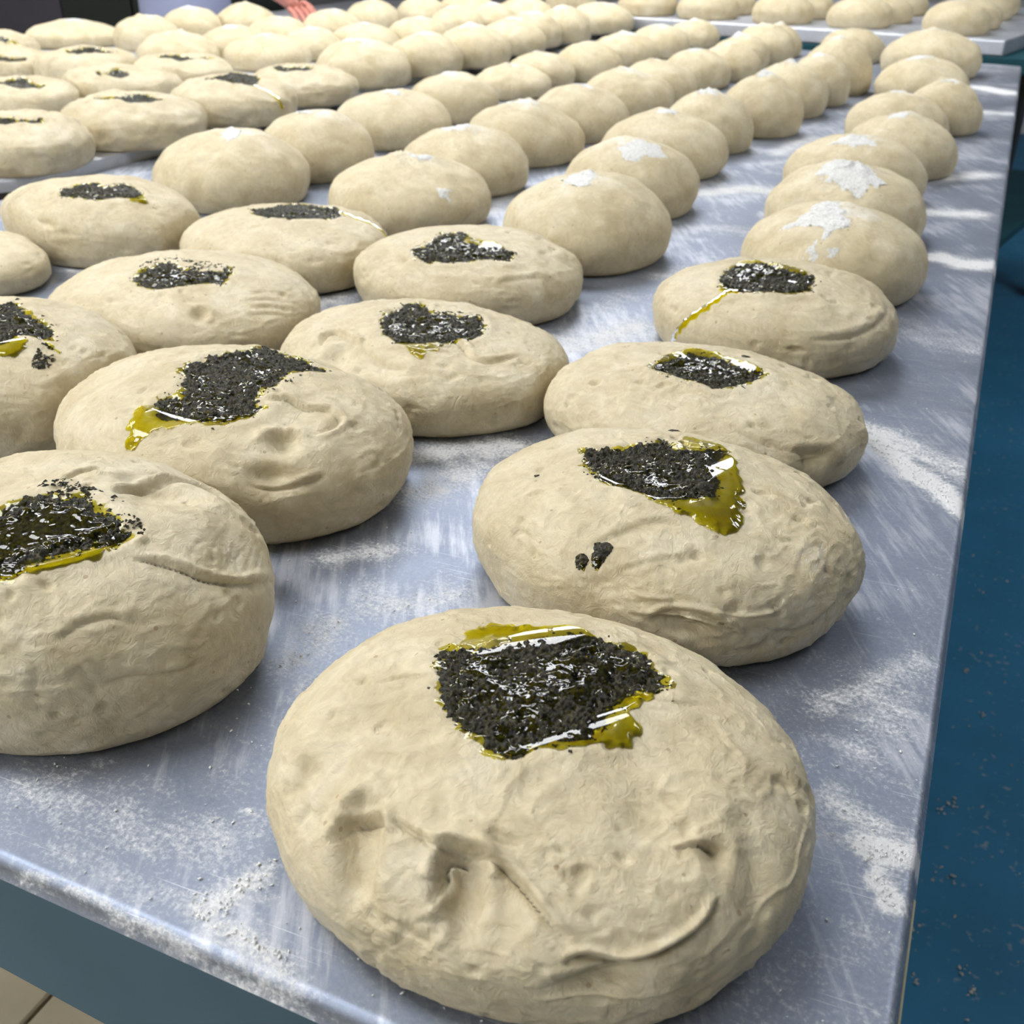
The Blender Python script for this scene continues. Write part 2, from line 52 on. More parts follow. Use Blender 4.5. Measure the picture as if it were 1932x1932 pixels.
 'Q5': {"p":[-1.6691,1.4911,0.1078,0.0515,0.8239],"pesto":[[[0.0632,-0.0067],[0.0692,-0.0094],[0.0687,-0.0231],[0.059,-0.0427],[0.0356,-0.0509],[0.0072,-0.0476],[-0.0034,-0.0551],[-0.0179,-0.0569],[-0.0457,-0.0446],[-0.0735,-0.0237],[-0.0459,-0.0339],[-0.0084,-0.0396],[0.0078,-0.0231],[0.0081,0.0014],[0.0363,-0.0084],[0.0552,-0.012]]]},
 'Q6': {"p":[-1.5961,1.6682,0.1264,0.0569,0.8252],"pesto":[[[0.0646,-0.0419],[0.0683,-0.0436],[0.0704,-0.0535],[0.0671,-0.0682],[0.0494,-0.0697],[0.0302,-0.0659],[0.0255,-0.0722],[0.0185,-0.0721],[0.0082,-0.0671],[-0.0016,-0.0589],[0.0038,-0.0578],[0.0219,-0.0602],[0.0256,-0.0417],[0.0265,-0.024],[0.0456,-0.0342],[0.0571,-0.0399]]]},
 'Q7': {"p":[-1.6126,1.8701,0.1116,0.0554,0.8778],"pesto":[[[0.0695,0.0284],[0.0763,0.0224],[0.0762,0.0024],[0.0605,-0.0141],[0.0482,-0.0364],[0.0395,-0.0548],[0.0215,-0.0546],[0.0004,-0.0501],[-0.0169,-0.0471],[-0.0228,-0.0428],[-0.0135,-0.0341],[-0.003,-0.0107],[0.0246,-0.0067],[0.0513,-0.0108],[0.0568,0.0048],[0.0604,0.022]]]},
 'Q8': {"p":[-1.8123,1.8029,0.1084,0.0684,0.9306],"pesto":[[[0.0615,0.0234],[0.0683,0.0166],[0.0701,-0.0018],[0.0631,-0.0211],[0.0459,-0.0286],[0.034,-0.0363],[0.0293,-0.0489],[0.0138,-0.0494],[-0.0036,-0.0443],[-0.0086,-0.0399],[0.0019,-0.0348],[0.0174,-0.0242],[0.0174,0.0026],[0.0266,0.0135],[0.0514,0.0039],[0.0577,0.0141]]]},
 'Q9': {"p":[-2.0212,1.7862,0.108,0.0578,0.8863],"pesto":[[[0.0859,-0.0284],[0.0917,-0.032],[0.0874,-0.0435],[0.0708,-0.0556],[0.0523,-0.0693],[0.0373,-0.0796],[0.0227,-0.0835],[0.0065,-0.0845],[-0.0134,-0.0795],[-0.0183,-0.0779],[-0.005,-0.0746],[0.0089,-0.057],[0.0325,-0.0477],[0.0539,-0.0444],[0.0675,-0.04],[0.0791,-0.0355]]]},
 'Q10': {"p":[-2.219,1.9244,0.108,0.073,0.88],"pesto":[[[0.0845,-0.0199],[0.0878,-0.0225],[0.0878,-0.0296],[0.0833,-0.0376],[0.0741,-0.0412],[0.0706,-0.0488],[0.0689,-0.0554],[0.0624,-0.0553],[0.0562,-0.0547],[0.0531,-0.0528],[0.0566,-0.0496],[0.06,-0.0398],[0.0581,-0.0238],[0.0691,-0.0245],[0.0785,-0.0269],[0.0806,-0.0219]]],"oil":[[[0.0816,-0.0331],[0.0992,-0.0051],[0.1048,-0.0095],[0.0967,-0.037]]]},
 'A1': {"p":[-0.1208,1.0817,0.0929,0.0803,1.0001],"flour":[[[-0.0503,-0.0422],[-0.0371,-0.0237],[-0.0237,0.0132],[-0.0094,0.0229],[0.0037,-0.0194],[0.0152,-0.0437],[0.0058,-0.0528],[0.0011,-0.0652],[-0.0081,-0.0747],[-0.0103,-0.0848],[-0.0177,-0.083],[-0.0189,-0.0736],[-0.0093,-0.0618],[-0.0079,-0.0494],[-0.0237,-0.0462],[-0.0421,-0.0496]],[[0.0019,-0.0848],[0.0052,-0.0797],[0.0102,-0.0747],[0.01,-0.0814],[0.0079,-0.0846]]]},
 'A2': {"p":[-0.14,1.283,0.0947,0.0797,1.001],"flour":[[[-0.0393,-0.0354],[-0.0211,0.0047],[-0.0036,0.0302],[0.0307,-0.0137],[0.0426,-0.0319],[0.0288,-0.0548],[0.0245,-0.0691],[0.0105,-0.069],[-0.003,-0.054],[-0.0224,-0.0447]]]},
 'A3': {"p":[-0.159,1.4847,0.093,0.0795,0.8203],"flour":[[[-0.0372,-0.0256],[-0.0072,-0.006],[0.0208,-0.0114],[0.0272,-0.0294],[-0.0007,-0.0421]]]},
 'A4': {"p":[-0.1198,1.6695,0.0826,0.0801,1.0001]},
 'A5': {"p":[-0.1489,1.9037,0.0848,0.078,0.85]},
 'A6': {"p":[-0.0872,2.0343,0.0653,0.0819,0.9975]},
 'A7': {"p":[-0.149,2.3758,0.0922,0.0794,1.0002]},
 'A8': {"p":[-0.1653,2.7844,0.1138,0.0929,1.0002]},
 'B1': {"p":[-0.3932,1.08,0.0946,0.0877,0.9992],"flour":[[[-0.0215,-0.0207],[-0.0143,0.0085],[-0.0039,0.0309],[0.0144,-0.009],[0.0156,-0.0283],[-0.0001,-0.0362]]]},
 'B2': {"p":[-0.4133,1.2998,0.0874,0.0836,1.0002],"flour":[[[-0.0094,-0.032],[0.0057,-0.0048],[0.0393,0.0006],[0.0508,-0.0242],[0.0287,-0.0416],[0.0114,-0.0513]]]},
 'B3': {"p":[-0.4398,1.5302,0.0943,0.0828,1.0002]},
 'B4': {"p":[-0.4235,1.7251,0.0767,0.0851,1.0001]},
 'B5': {"p":[-0.3718,1.8945,0.0696,0.0935,1.0002]},
 'B6': {"p":[-0.3731,2.104,0.0793,0.089,1.0002]},
 'B7': {"p":[-0.3376,2.254,0.0637,0.0904,1.0002]},
 'B8': {"p":[-0.3268,2.4223,0.0741,0.1063,1.0003]},
 'B9': {"p":[-0.3724,2.9751,0.082,0.0774,0.9999]},
 'C1': {"p":[-0.6481,1.1348,0.1022,0.0747,0.9994],"flour":[[[0.0662,-0.0456],[0.0748,-0.0321],[0.0828,-0.0343],[0.0794,-0.0486],[0.072,-0.0545]],[[-0.0029,-0.0003],[-0.0001,0.042],[0.0242,0.0248],[0.0222,-0.0057]]]},
 'C2': {"p":[-0.6663,1.3208,0.0926,0.0778,0.9946]},
 'C3': {"p":[-0.6643,1.5292,0.091,0.0824,1.0002]},
 'C4': {"p":[-0.6488,1.7346,0.0852,0.0823,1.0001]},
 'C5': {"p":[-0.6472,1.9756,0.0904,0.0795,1.0008]},
 'C6': {"p":[-0.6398,2.1413,0.0805,0.0772,0.999]},
 'C7': {"p":[-0.6213,2.3821,0.0745,0.0748,0.9986]},
 'C8': {"p":[-0.5796,2.5169,0.0714,0.0752,0.9977]},
 'C9': {"p":[-0.5973,2.6942,0.0724,0.0763,0.9978]},
 'C10': {"p":[-0.5677,2.8339,0.0753,0.0902,0.9992]},
 'C11': {"p":[-0.5748,2.9988,0.0704,0.0751,0.9986]},
 'D1': {"p":[-0.9139,1.1311,0.1028,0.0871,0.9835],"flour":[[[0.0048,-0.023],[-0.0119,0.0263],[0.0244,-0.0014],[0.0366,-0.0251],[0.0284,-0.0385]]]},
 'D2': {"p":[-0.9029,1.3093,0.0864,0.0859,0.9864]},
 'D3': {"p":[-0.9145,1.5604,0.0973,0.0807,1.0004]},
 'D4': {"p":[-0.9267,1.8012,0.0847,0.0795,1.0]},
 'D5': {"p":[-0.9356,2.0881,0.0827,0.0577,0.9907]},
 'D6': {"p":[-0.9332,2.2403,0.0767,0.0693,0.9905]},
 'D7': {"p":[-0.8778,2.3864,0.078,0.0767,0.9979]},
 'D8': {"p":[-0.8737,2.6284,0.0839,0.0778,0.9998]},
 'D9': {"p":[-0.8528,2.8559,0.0807,0.0772,0.9993]},
 'D10': {"p":[-0.8351,3.1266,0.077,0.0684,0.9998]},
 'E1': {"p":[-1.2501,2.0149,0.1023,0.088,1.0006]},
 'E2': {"p":[-1.2071,2.2158,0.0888,0.0829,1.0002]},
 'E3': {"p":[-1.1729,2.3965,0.0907,0.087,1.0002]},
 'E4': {"p":[-1.1863,2.6529,0.0913,0.0785,0.9912]},
 'E5': {"p":[-1.1979,2.8158,0.0796,0.0815,0.9935]},
 'E6': {"p":[-1.1641,2.9658,0.0795,0.0867,0.9984]},
 'E7': {"p":[-1.1571,3.246,0.1008,0.0819,1.0002]},
 'F1': {"p":[-1.5976,2.16,0.1054,0.0682,0.9886]},
 'F2': {"p":[-1.5914,2.3327,0.0761,0.0686,0.9869]},
 'F3': {"p":[-1.5264,2.4791,0.0907,0.0719,0.9968]},
 'F4': {"p":[-1.4516,2.6323,0.083,0.0777,0.999]},
 'F5': {"p":[-1.4931,2.9442,0.0819,0.0782,0.9987]},
 'F6': {"p":[-1.4483,3.0955,0.0809,0.0792,0.9989]},
 'F7': {"p":[-1.4266,3.2841,0.1013,0.0812,1.0047]},
 'G1': {"p":[-1.7674,2.0473,0.0936,0.0796,1.0071]},
 'G2': {"p":[-1.7615,2.2596,0.0921,0.0773,1.005]},
 'G3': {"p":[-1.7833,2.4707,0.0864,0.0784,1.001]},
 'G4': {"p":[-1.7881,2.7346,0.083,0.078,0.9988]},
 'G5': {"p":[-1.8475,3.0567,0.0865,0.079,1.0008]},
 'G6': {"p":[-1.7775,3.2586,0.0901,0.0802,1.0025]},
 'G7': {"p":[-1.7023,3.4287,0.1012,0.0799,1.0046]},
 'H1': {"p":[-2.3554,2.3154,0.1235,0.0634,1.0016]},
 'H2': {"p":[-2.1119,2.3349,0.0862,0.0815,1.0001]},
 'H3': {"p":[-2.1986,2.621,0.0844,0.0785,0.9995]},
 'H4': {"p":[-2.118,2.7751,0.0923,0.0799,1.0053]},
 'T0': {"p":[-1.361,3.5213,0.0835,0.078,0.9996]},
 'T1': {"p":[-1.0774,3.4592,0.0939,0.078,1.0014]},
 'T2': {"p":[-0.87,3.4128,0.0959,0.078,0.9998]},
 'T3': {"p":[-0.6304,3.3611,0.0896,0.078,1.0002]},
 'T4': {"p":[-0.4097,3.333,0.0917,0.0781,0.9967]},
 'T5': {"p":[-0.1458,3.2467,0.0864,0.0781,0.9894]},
 'U1': {"p":[-0.8493,3.5844,0.0846,0.078,0.9933]},
 'U2': {"p":[-0.5954,3.5383,0.085,0.078,1.0]},
 'U3': {"p":[-0.365,3.4983,0.085,0.078,0.9996]},
 'U4': {"p":[-0.1222,3.4108,0.0849,0.078,0.9987]},
 'V1': {"p":[-0.3477,3.7853,0.085,0.078,1.0]},
 'V2': {"p":[-0.0987,3.7233,0.085,0.078,1.0]},
 'W1': {"p":[-0.0808,3.9047,0.085,0.078,1.0]},
}
TABLE_FLOUR = [
 [[[-0.3255,0.2092],[-0.2723,0.2132],[-0.2301,0.2196]],0.0281,0.32],
 [[[-0.2863,0.1884],[-0.2273,0.1866]],0.0153,0.32],
 [[[-0.0043,0.2515],[0.0148,0.2744],[0.0233,0.2987]],0.0168,0.26],
 [[[0.0035,0.3852],[0.014,0.4175]],0.0219,0.36],
 [[[-0.2741,0.3377],[-0.2741,0.3678]],0.0214,0.45],
 [[[-0.3061,0.4289],[-0.2799,0.4471]],0.0175,0.5],
 [[[-0.0316,0.724],[-0.0092,0.6885],[0.014,0.6615],[0.0327,0.6391]],0.0142,1.0],
 [[[-0.0375,0.7408],[-0.0049,0.7172],[0.0252,0.6953]],0.0247,0.55],
 [[[0.0143,0.3295],[0.0198,0.3278],[0.0288,0.3324]],0.0113,1.15],
 [[[0.023,0.3151],[0.0289,0.3107],[0.0316,0.3045]],0.0074,1.1],
 [[[-0.0061,0.3555],[0.0043,0.3467],[0.0159,0.3421]],0.0102,0.55],
 [[[-0.0077,0.338],[0.0053,0.3249]],0.0073,0.4],
 [[[-0.2224,0.1901],[-0.215,0.2002],[-0.2102,0.2108]],0.0119,0.62],
 [[[-0.2147,0.1869],[-0.1922,0.1867],[-0.1669,0.181]],0.0125,0.5],
 [[[-0.2153,0.2143],[-0.2045,0.2049]],0.0052,0.45],
 [[[-0.2332,0.2388],[-0.2313,0.2393]],0.0038,0.8],
 [[[-0.2254,0.2269],[-0.224,0.2272]],0.0031,0.8],
 [[[-0.3222,0.5662],[-0.2982,0.586],[-0.272,0.6023]],0.0276,0.62],
 [[[-0.2998,0.5172],[-0.2905,0.5457],[-0.2806,0.5671]],0.0317,0.5],
 [[[-0.2686,0.3975],[-0.2444,0.3972],[-0.2275,0.4159]],0.023,0.42],
 [[[-0.3125,0.808],[-0.2866,0.834],[-0.2643,0.8738]],0.0439,0.5],
 [[[-0.3155,0.8987],[-0.2976,0.9583]],0.0329,0.3],
 [[[-0.3424,1.4153],[-0.303,1.4669],[-0.259,1.4694]],0.037,0.62],
 [[[-0.2846,1.2477],[-0.2378,1.2425]],0.039,0.35],
 [[[-0.0256,1.2299],[0.0087,1.2126],[0.0353,1.2244]],0.0314,0.8],
 [[[-0.0477,1.4375],[0.0029,1.4456]],0.0372,0.6],
 [[[-0.0643,1.6458],[-0.0016,1.6927]],0.0389,0.6],
 [[[-0.0423,2.6156],[0.0128,2.5576]],0.0493,0.8],
 [[[-0.0371,2.2802],[0.0199,2.2731]],0.0442,0.5],
 [[[-0.0299,0.9787],[0.0089,0.9518],[0.0269,0.9458]],0.0456,0.3],
 [[[-0.0154,0.4128],[0.002,0.4336],[0.0243,0.4664]],0.0169,0.42],
 [[[0.0036,0.4213],[0.0218,0.438]],0.0138,0.35],
 [[[-0.2886,1.0382],[-0.2546,1.0842]],0.0323,0.35],
 [[[-0.2115,1.7208],[-0.177,1.8266]],0.0378,0.3],
 [[[-0.572,0.8092],[-0.5615,0.8314]],0.0301,0.5],
 [[[-0.303,1.724],[-0.2801,1.8792]],0.0339,0.45],
 [[[-0.3019,1.638],[-0.2721,1.6937]],0.031,0.35],
 [[[-0.5657,1.2206],[-0.6356,1.4091]],0.0389,0.4],
 [[[-0.2113,2.1696],[-0.1847,2.2822]],0.0328,0.55],
 [[[-0.2987,0.1752],[-0.2518,0.1756],[-0.2007,0.1755],[-0.154,0.1754]],0.0021,0.55],
 [[[-0.3304,0.214],[-0.3155,0.2241],[-0.3097,0.2376]],0.0072,0.35],
 [[[-0.2551,0.3098],[-0.2617,0.3338]],0.0078,0.4],
 [[[-0.8858,0.7914],[-0.8632,0.7913]],0.015,0.4],
]


# ------------------------------------------------------------------ helpers
def link(o, parent=None):
    COL.objects.link(o)
    if parent is not None: o.parent = parent
    return o
def tag(o, label=None, cat=None, group=None, kind=None):
    if label: o['label'] = label
    if cat: o['category'] = cat
    if group: o['group'] = group
    if kind: o['kind'] = kind
    return o
def mesh_np(name, V, quads=None, tris=None, smooth=True):
    me = bpy.data.meshes.new(name)
    nq = 0 if quads is None else len(quads); nt = 0 if tris is None else len(tris)
    me.vertices.add(len(V)); me.vertices.foreach_set('co', np.ascontiguousarray(V, dtype=np.float32).ravel())
    loops = np.concatenate([quads.ravel() if nq else np.zeros(0, int), tris.ravel() if nt else np.zeros(0, int)]).astype(np.int32)
    me.loops.add(len(loops)); me.loops.foreach_set('vertex_index', loops)
    me.polygons.add(nq+nt)
    st = np.concatenate([np.arange(nq)*4, nq*4+np.arange(nt)*3]).astype(np.int32)
    me.polygons.foreach_set('loop_start', st)
    me.polygons.foreach_set('loop_total', np.concatenate([np.full(nq, 4), np.full(nt, 3)]).astype(np.int32))
    me.polygons.foreach_set('use_smooth', np.full(nq+nt, smooth))
    me.update(calc_edges=True); me.validate()
    return me
def attr(me, name, vals):
    a = me.attributes.new(name, 'FLOAT', 'POINT'); a.data.foreach_set('value', np.ascontiguousarray(vals, dtype=np.float32))
def obj(name, me, mat, parent=None, loc=None):
    o = bpy.data.objects.new(name, me)
    if mat is not None and not me.materials: me.materials.append(mat)
    if loc is not None: o.location = loc
    return link(o, parent)
def bm_obj(name, bm, mat, parent=None, loc=None, smooth=False):
    me = bpy.data.meshes.new(name); bmesh.ops.recalc_face_normals(bm, faces=bm.faces[:])
    bm.to_mesh(me); bm.free()
    if smooth: me.polygons.foreach_set('use_smooth', np.full(len(me.polygons), True))
    return obj(name, me, mat, parent, loc)
def add_box(bm, lo, hi, bevel=0.0, seg=2):
    g = bmesh.ops.create_cube(bm, size=1.0)
    lo = Vector(lo); hi = Vector(hi)
    for v in g['verts']:
        v.co = Vector([(lo[i]+hi[i])/2 + v.co[i]*(hi[i]-lo[i]) for i in range(3)])
    if bevel > 0:
        es = list({e for v in g['verts'] for e in v.link_edges})
        bmesh.ops.bevel(bm, geom=es, offset=bevel, segments=seg, profile=.5, affect='EDGES')
def add_prism(bm, poly, z0, z1):
    lo = [bm.verts.new((x, y, z0)) for x, y in poly]; hi = [bm.verts.new((x, y, z1)) for x, y in poly]
    n = len(poly)
    bm.faces.new(hi); bm.faces.new(lo[::-1])
    for i in range(n): bm.faces.new((lo[i], lo[(i+1) % n], hi[(i+1) % n], hi[i]))
def add_tube(bm, p0, p1, r, n=12, r1=None):
    p0 = Vector(p0); p1 = Vector(p1); d = (p1-p0)
    q = d.to_track_quat('Z', 'Y').to_matrix().to_4x4()
    m = Matrix.Translation((p0+p1)/2) @ q
    bmesh.ops.create_cone(bm, cap_ends=True, segments=n, radius1=r, radius2=r if r1 is None else r1, depth=d.length, matrix=m)

# ---- vectorised value noise
def _h(i, j, k, seed):
    n = (i*374761393 + j*668265263 + k*2147483647 + seed*1274126177) & 0xffffffff
    n = ((n ^ (n >> 13)) * 1274126177) & 0xffffffff
    n = ((n ^ (n >> 16)) * 2246822519) & 0xffffffff
    return ((n ^ (n >> 15)) & 0xffff) / 65535.0
def vnoise(P, seed=0):
    P = np.asarray(P, dtype=np.float64); F = np.floor(P); I = F.astype(np.int64) + 20000; f = P - F
    u = f*f*f*(f*(f*6-15)+10)
    r = 0
    for a in (0, 1):
        wa = u[:, 0] if a else 1-u[:, 0]
        for b in (0, 1):
            wb = wa*(u[:, 1] if b else 1-u[:, 1])
            for c in (0, 1):
                r = r + wb*(u[:, 2] if c else 1-u[:, 2])*_h(I[:, 0]+a, I[:, 1]+b, I[:, 2]+c, seed)
    return r
def fbm(P, seed=0, octv=3):
    r = 0; a = .5; s = 0
    for k in range(octv):
        r = r + a*vnoise(P*(2.03**k), seed+k*17); s += a; a *= .5
    return r/s
def strands(P, seed):
    w = np.stack([fbm(P*.6+7.1*i, seed+i, 2) for i in range(3)], -1)
    Q = P*np.array([.8, .8, 1.5]) + 2.2*w
    n = fbm(Q, seed+9, 2)
    return np.clip(1-np.abs(n-.5)*5.5, 0, 1)**2
def sstep(a, b, x):
    t = np.clip((x-a)/(b-a), 0, 1); return t*t*(3-2*t)
def poly_sd(X, Y, poly):
    """signed distance to a polygon, positive inside"""
    p = np.asarray(poly); q = np.roll(p, -1, 0)
    d2 = np.full(X.shape, 1e9); inside = np.zeros(X.shape, bool)
    for (x0, y0), (x1, y1) in zip(p, q):
        ex, ey = x1-x0, y1-y0; L = ex*ex+ey*ey+1e-18
        t = np.clip(((X-x0)*ex+(Y-y0)*ey)/L, 0, 1)
        d2 = np.minimum(d2, (X-x0-t*ex)**2+(Y-y0-t*ey)**2)
        c = ((y0 > Y) != (y1 > Y)); 
        with np.errstate(divide='ignore', invalid='ignore'):
            xi = x0+(Y-y0)/(y1-y0)*ex
        inside ^= (c & (X < xi))
    d = np.sqrt(d2); return np.where(inside, d, -d)
def line_dist(P, pts):
    """distance to a 3D polyline, position along it (0..1), nearest segment's direction, offset vector"""
    pts = np.asarray(pts); n = len(pts)-1
    best = np.full(len(P), 1e9); S_ = np.zeros(len(P)); T = np.zeros((len(P), 3)); O = np.zeros((len(P), 3))
    for i in range(n):
        a, b = pts[i], pts[i+1]; e = b-a; L = e@e+1e-15
        t = np.clip(((P-a)@e)/L, 0, 1); o = P-(a+t[:, None]*e); d = np.linalg.norm(o, axis=1)
        m = d < best
        best = np.where(m, d, best); S_ = np.where(m, (i+t)/n, S_); T[m] = e/math.sqrt(L); O[m] = o[m]
    return best, S_, T, O
def smooth_line(pts, k=3):
    """Catmull-Rom through the points"""
    p = np.asarray(pts, float); p = np.vstack([2*p[0]-p[1], p, 2*p[-1]-p[-2]]); out = []
    for i in range(1, len(p)-2):
        for t in np.arange(k)/k:
            out.append(.5*((2*p[i])+(-p[i-1]+p[i+1])*t+(2*p[i-1]-5*p[i]+4*p[i+1]-p[i+2])*t*t+(-p[i-1]+3*p[i]-3*p[i+1]+p[i+2])*t**3))
    out.append(p[-2]); return np.array(out)

# ------------------------------------------------------------------ materials
def new_mat(name):
    m = bpy.data.materials.new(name); m.use_nodes = True
    nt = m.node_tree; b = nt.nodes['Principled BSDF']
    return m, nt, b
def N(nt, t, **kw):
    n = nt.nodes.new(t)
    for k, v in kw.items():
        if hasattr(n, k) and not k[0].isupper(): setattr(n, k, v)
        else: n.inputs[k.replace('_', ' ')].default_value = v
    return n
def ramp(nt, src, stops):
    r = nt.nodes.new('ShaderNodeValToRGB'); e = r.color_ramp.elements
    while len(e) < len(stops): e.new(.5)
    for el, (p, c) in zip(e, stops):
        el.position = p; el.color = c if len(c) == 4 else (*c, 1)
    nt.links.new(src, r.inputs[0]); return r
def mixc(nt, fac, a, b, mode='MIX'):
    m = nt.nodes.new('ShaderNodeMix'); m.data_type = 'RGBA'; m.blend_type = mode
    for sock, v in ((m.inputs[0], fac), (m.inputs[6], a), (m.inputs[7], b)):
        if hasattr(v, 'is_linked'): nt.links.new(v, sock)
        else: sock.default_value = v if not isinstance(v, tuple) else (*v, 1)[:4]
    return m.outputs[2]
def math_(nt, op, a, b=None, clamp=False):
    m = nt.nodes.new('ShaderNodeMath'); m.operation = op; m.use_clamp = clamp
    for i, v in enumerate((a, b)):
        if v is None: continue
        if hasattr(v, 'is_linked'): nt.links.new(v, m.inputs[i])
        else: m.inputs[i].default_value = v
    return m.outputs[0]
def plain(name, col, rough=.5, metal=0.0, noise=0.0, scale=20, spec=.5):
    m, nt, b = new_mat(name)
    b.inputs['Base Color'].default_value = (*col, 1); b.inputs['Roughness'].default_value = rough
    b.inputs['Metallic'].default_value = metal; b.inputs['Specular IOR Level'].default_value = spec
    if noise > 0:
        t = N(nt, 'ShaderNodeTexCoord'); n = N(nt, 'ShaderNodeTexNoise', Scale=scale, Detail=4.0)
        nt.links.new(t.outputs['Object'], n.inputs['Vector'])
        c = mixc(nt, n.outputs['Fac'], tuple(v*(1-noise) for v in col), tuple(min(1, v*(1+noise)) for v in col))
        nt.links.new(c, b.inputs['Base Color'])
    return m
def dough_material(name, floured):
    m, nt, b = new_mat(name); L = nt.links.new
    tc = N(nt, 'ShaderNodeTexCoord'); oi = N(nt, 'ShaderNodeObjectInfo')
    va = N(nt, 'ShaderNodeVectorMath', operation='ADD'); L(tc.outputs['Object'], va.inputs[0])
    sc = N(nt, 'ShaderNodeVectorMath', operation='SCALE'); sc.inputs[0].default_value = (3.1, 5.7, 9.3); L(oi.outputs['Random'], sc.inputs[3])
    L(sc.outputs[0], va.inputs[1]); vec = va.outputs[0]
    big = N(nt, 'ShaderNodeTexNoise', Scale=22.0, Detail=4.0, Distortion=1.2); L(vec, big.inputs['Vector'])
    mid = N(nt, 'ShaderNodeTexNoise', Scale=95.0, Detail=5.0, Distortion=2.0); L(vec, mid.inputs['Vector'])
    base = ramp(nt, big.outputs['Fac'], [(.28, DOUGH_A), (.52, DOUGH_B), (.75, DOUGH_C)])
    # thin wet seams between gluten strands read a little darker, stretched skin a little paler
    c = mixc(nt, ramp(nt, mid.outputs['Fac'], [(.35, (0, 0, 0)), (.65, (1, 1, 1))]).outputs[0], (.9, .885, .86), (1.05, 1.05, 1.05))
    col = mixc(nt, 1.0, base.outputs[0], c, 'MULTIPLY')
    # bran flecks
    vo = N(nt, 'ShaderNodeTexVoronoi', Scale=150.0); L(vec, vo.inputs['Vector'])
    sepc = N(nt, 'ShaderNodeSeparateColor'); L(vo.outputs['Color'], sepc.inputs[0])
    fl = math_(nt, 'MULTIPLY', math_(nt, 'LESS_THAN', vo.outputs['Distance'], .16), math_(nt, 'GREATER_THAN', sepc.outputs[0], .9))
    col = mixc(nt, math_(nt, 'MULTIPLY', fl, .55), col, (.30, .17, .08))
    # dry flour dusted on the skin
    at_ = N(nt, 'ShaderNodeAttribute', attribute_name='flour')
    dn = N(nt, 'ShaderNodeTexNoise', Scale=330.0, Detail=3.0); L(vec, dn.inputs['Vector'])
    dn2 = N(nt, 'ShaderNodeTexNoise', Scale=60.0, Detail=3.0); L(vec, dn2.inputs['Vector'])
    s = math_(nt, 'ADD', at_.outputs['Fac'], math_(nt, 'MULTIPLY', math_(nt, 'SUBTRACT', dn.outputs['Fac'], .5), .7))
    s = math_(nt, 'ADD', s, math_(nt, 'MULTIPLY', math_(nt, 'SUBTRACT', dn2.outputs['Fac'], .5), .9))
    fm = ramp(nt, s, [(.30, (0, 0, 0)), (.75, (1, 1, 1))]).outputs[0]
    col = mixc(nt, math_(nt, 'MULTIPLY', fm, .75), col, (.80, .77, .70))
    L(col, b.inputs['Base Color'])
    b.inputs['Roughness'].default_value = .62 if floured else .46
    b.inputs['Specular IOR Level'].default_value = .35 if floured else .5
    b.inputs['Subsurface Weight'].default_value = .12
    b.inputs['Subsurface Radius'].default_value = (1.0, .6, .3); b.inputs['Subsurface Scale'].default_value = .004
    st = N(nt, 'ShaderNodeTexNoise', Scale=130.0, Detail=6.0, Distortion=3.0, Roughness=.62); L(vec, st.inputs['Vector'])
    fine = N(nt, 'ShaderNodeTexNoise', Scale=700.0, Detail=2.0); L(vec, fine.inputs['Vector'])
    hsum = math_(nt, 'ADD', st.outputs['Fac'], math_(nt, 'MULTIPLY', fine.outputs['Fac'], .22))
    bp = N(nt, 'ShaderNodeBump', Strength=.22 if floured else .62, Distance=.0016); L(hsum, bp.inputs['Height']); L(bp.outputs[0], b.inputs['Normal'])
    return m
DOUGH_A, DOUGH_B, DOUGH_C = (.54, .45, .275), (.63, .545, .36), (.68, .605, .44)
M = {}
M['dough'] = dough_material('raw dough', False)
M['dough_floured'] = dough_material('floured dough', True)
def flour_material():
    m, nt, b = new_mat('flour'); L = nt.links.new
    tc = N(nt, 'ShaderNodeTexCoord'); n = N(nt, 'ShaderNodeTexNoise', Scale=420.0, Detail=4.0); L(tc.outputs['Object'], n.inputs['Vector'])
    L(ramp(nt, n.outputs['Fac'], [(.3, (.55, .54, .50)), (.6, (.76, .755, .73))]).outputs[0], b.inputs['Base Color'])
    b.inputs['Roughness'].default_value = .95; b.inputs['Specular IOR Level'].default_value = .1
    bp = N(nt, 'ShaderNodeBump', Strength=.6, Distance=.001); L(n.outputs['Fac'], bp.inputs['Height']); L(bp.outputs[0], b.inputs['Normal'])
    return m
M['flour'] = flour_material()
M['flour_grain'] = plain('flour grains', (.86, .86, .84), .95, spec=.1)
def pesto_material():
    m, nt, b = new_mat('herb paste'); L = nt.links.new
    tc = N(nt, 'ShaderNodeTexCoord')
    n = N(nt, 'ShaderNodeTexNoise', Scale=480.0, Detail=5.0, Roughness=.7); L(tc.outputs['Object'], n.inputs['Vector'])
    v = N(nt, 'ShaderNodeTexVoronoi', Scale=620.0); L(tc.outputs['Object'], v.inputs['Vector'])
    c = ramp(nt, n.outputs['Fac'], [(.32, (.004, .0035, .001)), (.50, (.018, .0155, .005)), (.64, (.085, .070, .022)), (.8, (.17, .14, .055))])
    L(c.outputs[0], b.inputs['Base Color'])
    b.inputs['Roughness'].default_value = .32; b.inputs['Specular IOR Level'].default_value = .28
    b.inputs['Coat Weight'].default_value = .12; b.inputs['Coat Roughness'].default_value = .12
    h = math_(nt, 'ADD', n.outputs['Fac'], math_(nt, 'MULTIPLY', v.outputs['Distance'], .8))
    bp = N(nt, 'ShaderNodeBump', Strength=.8, Distance=.0016); L(h, bp.inputs['Height']); L(bp.outputs[0], b.inputs['Normal'])
    return m
M['pesto'] = pesto_material()
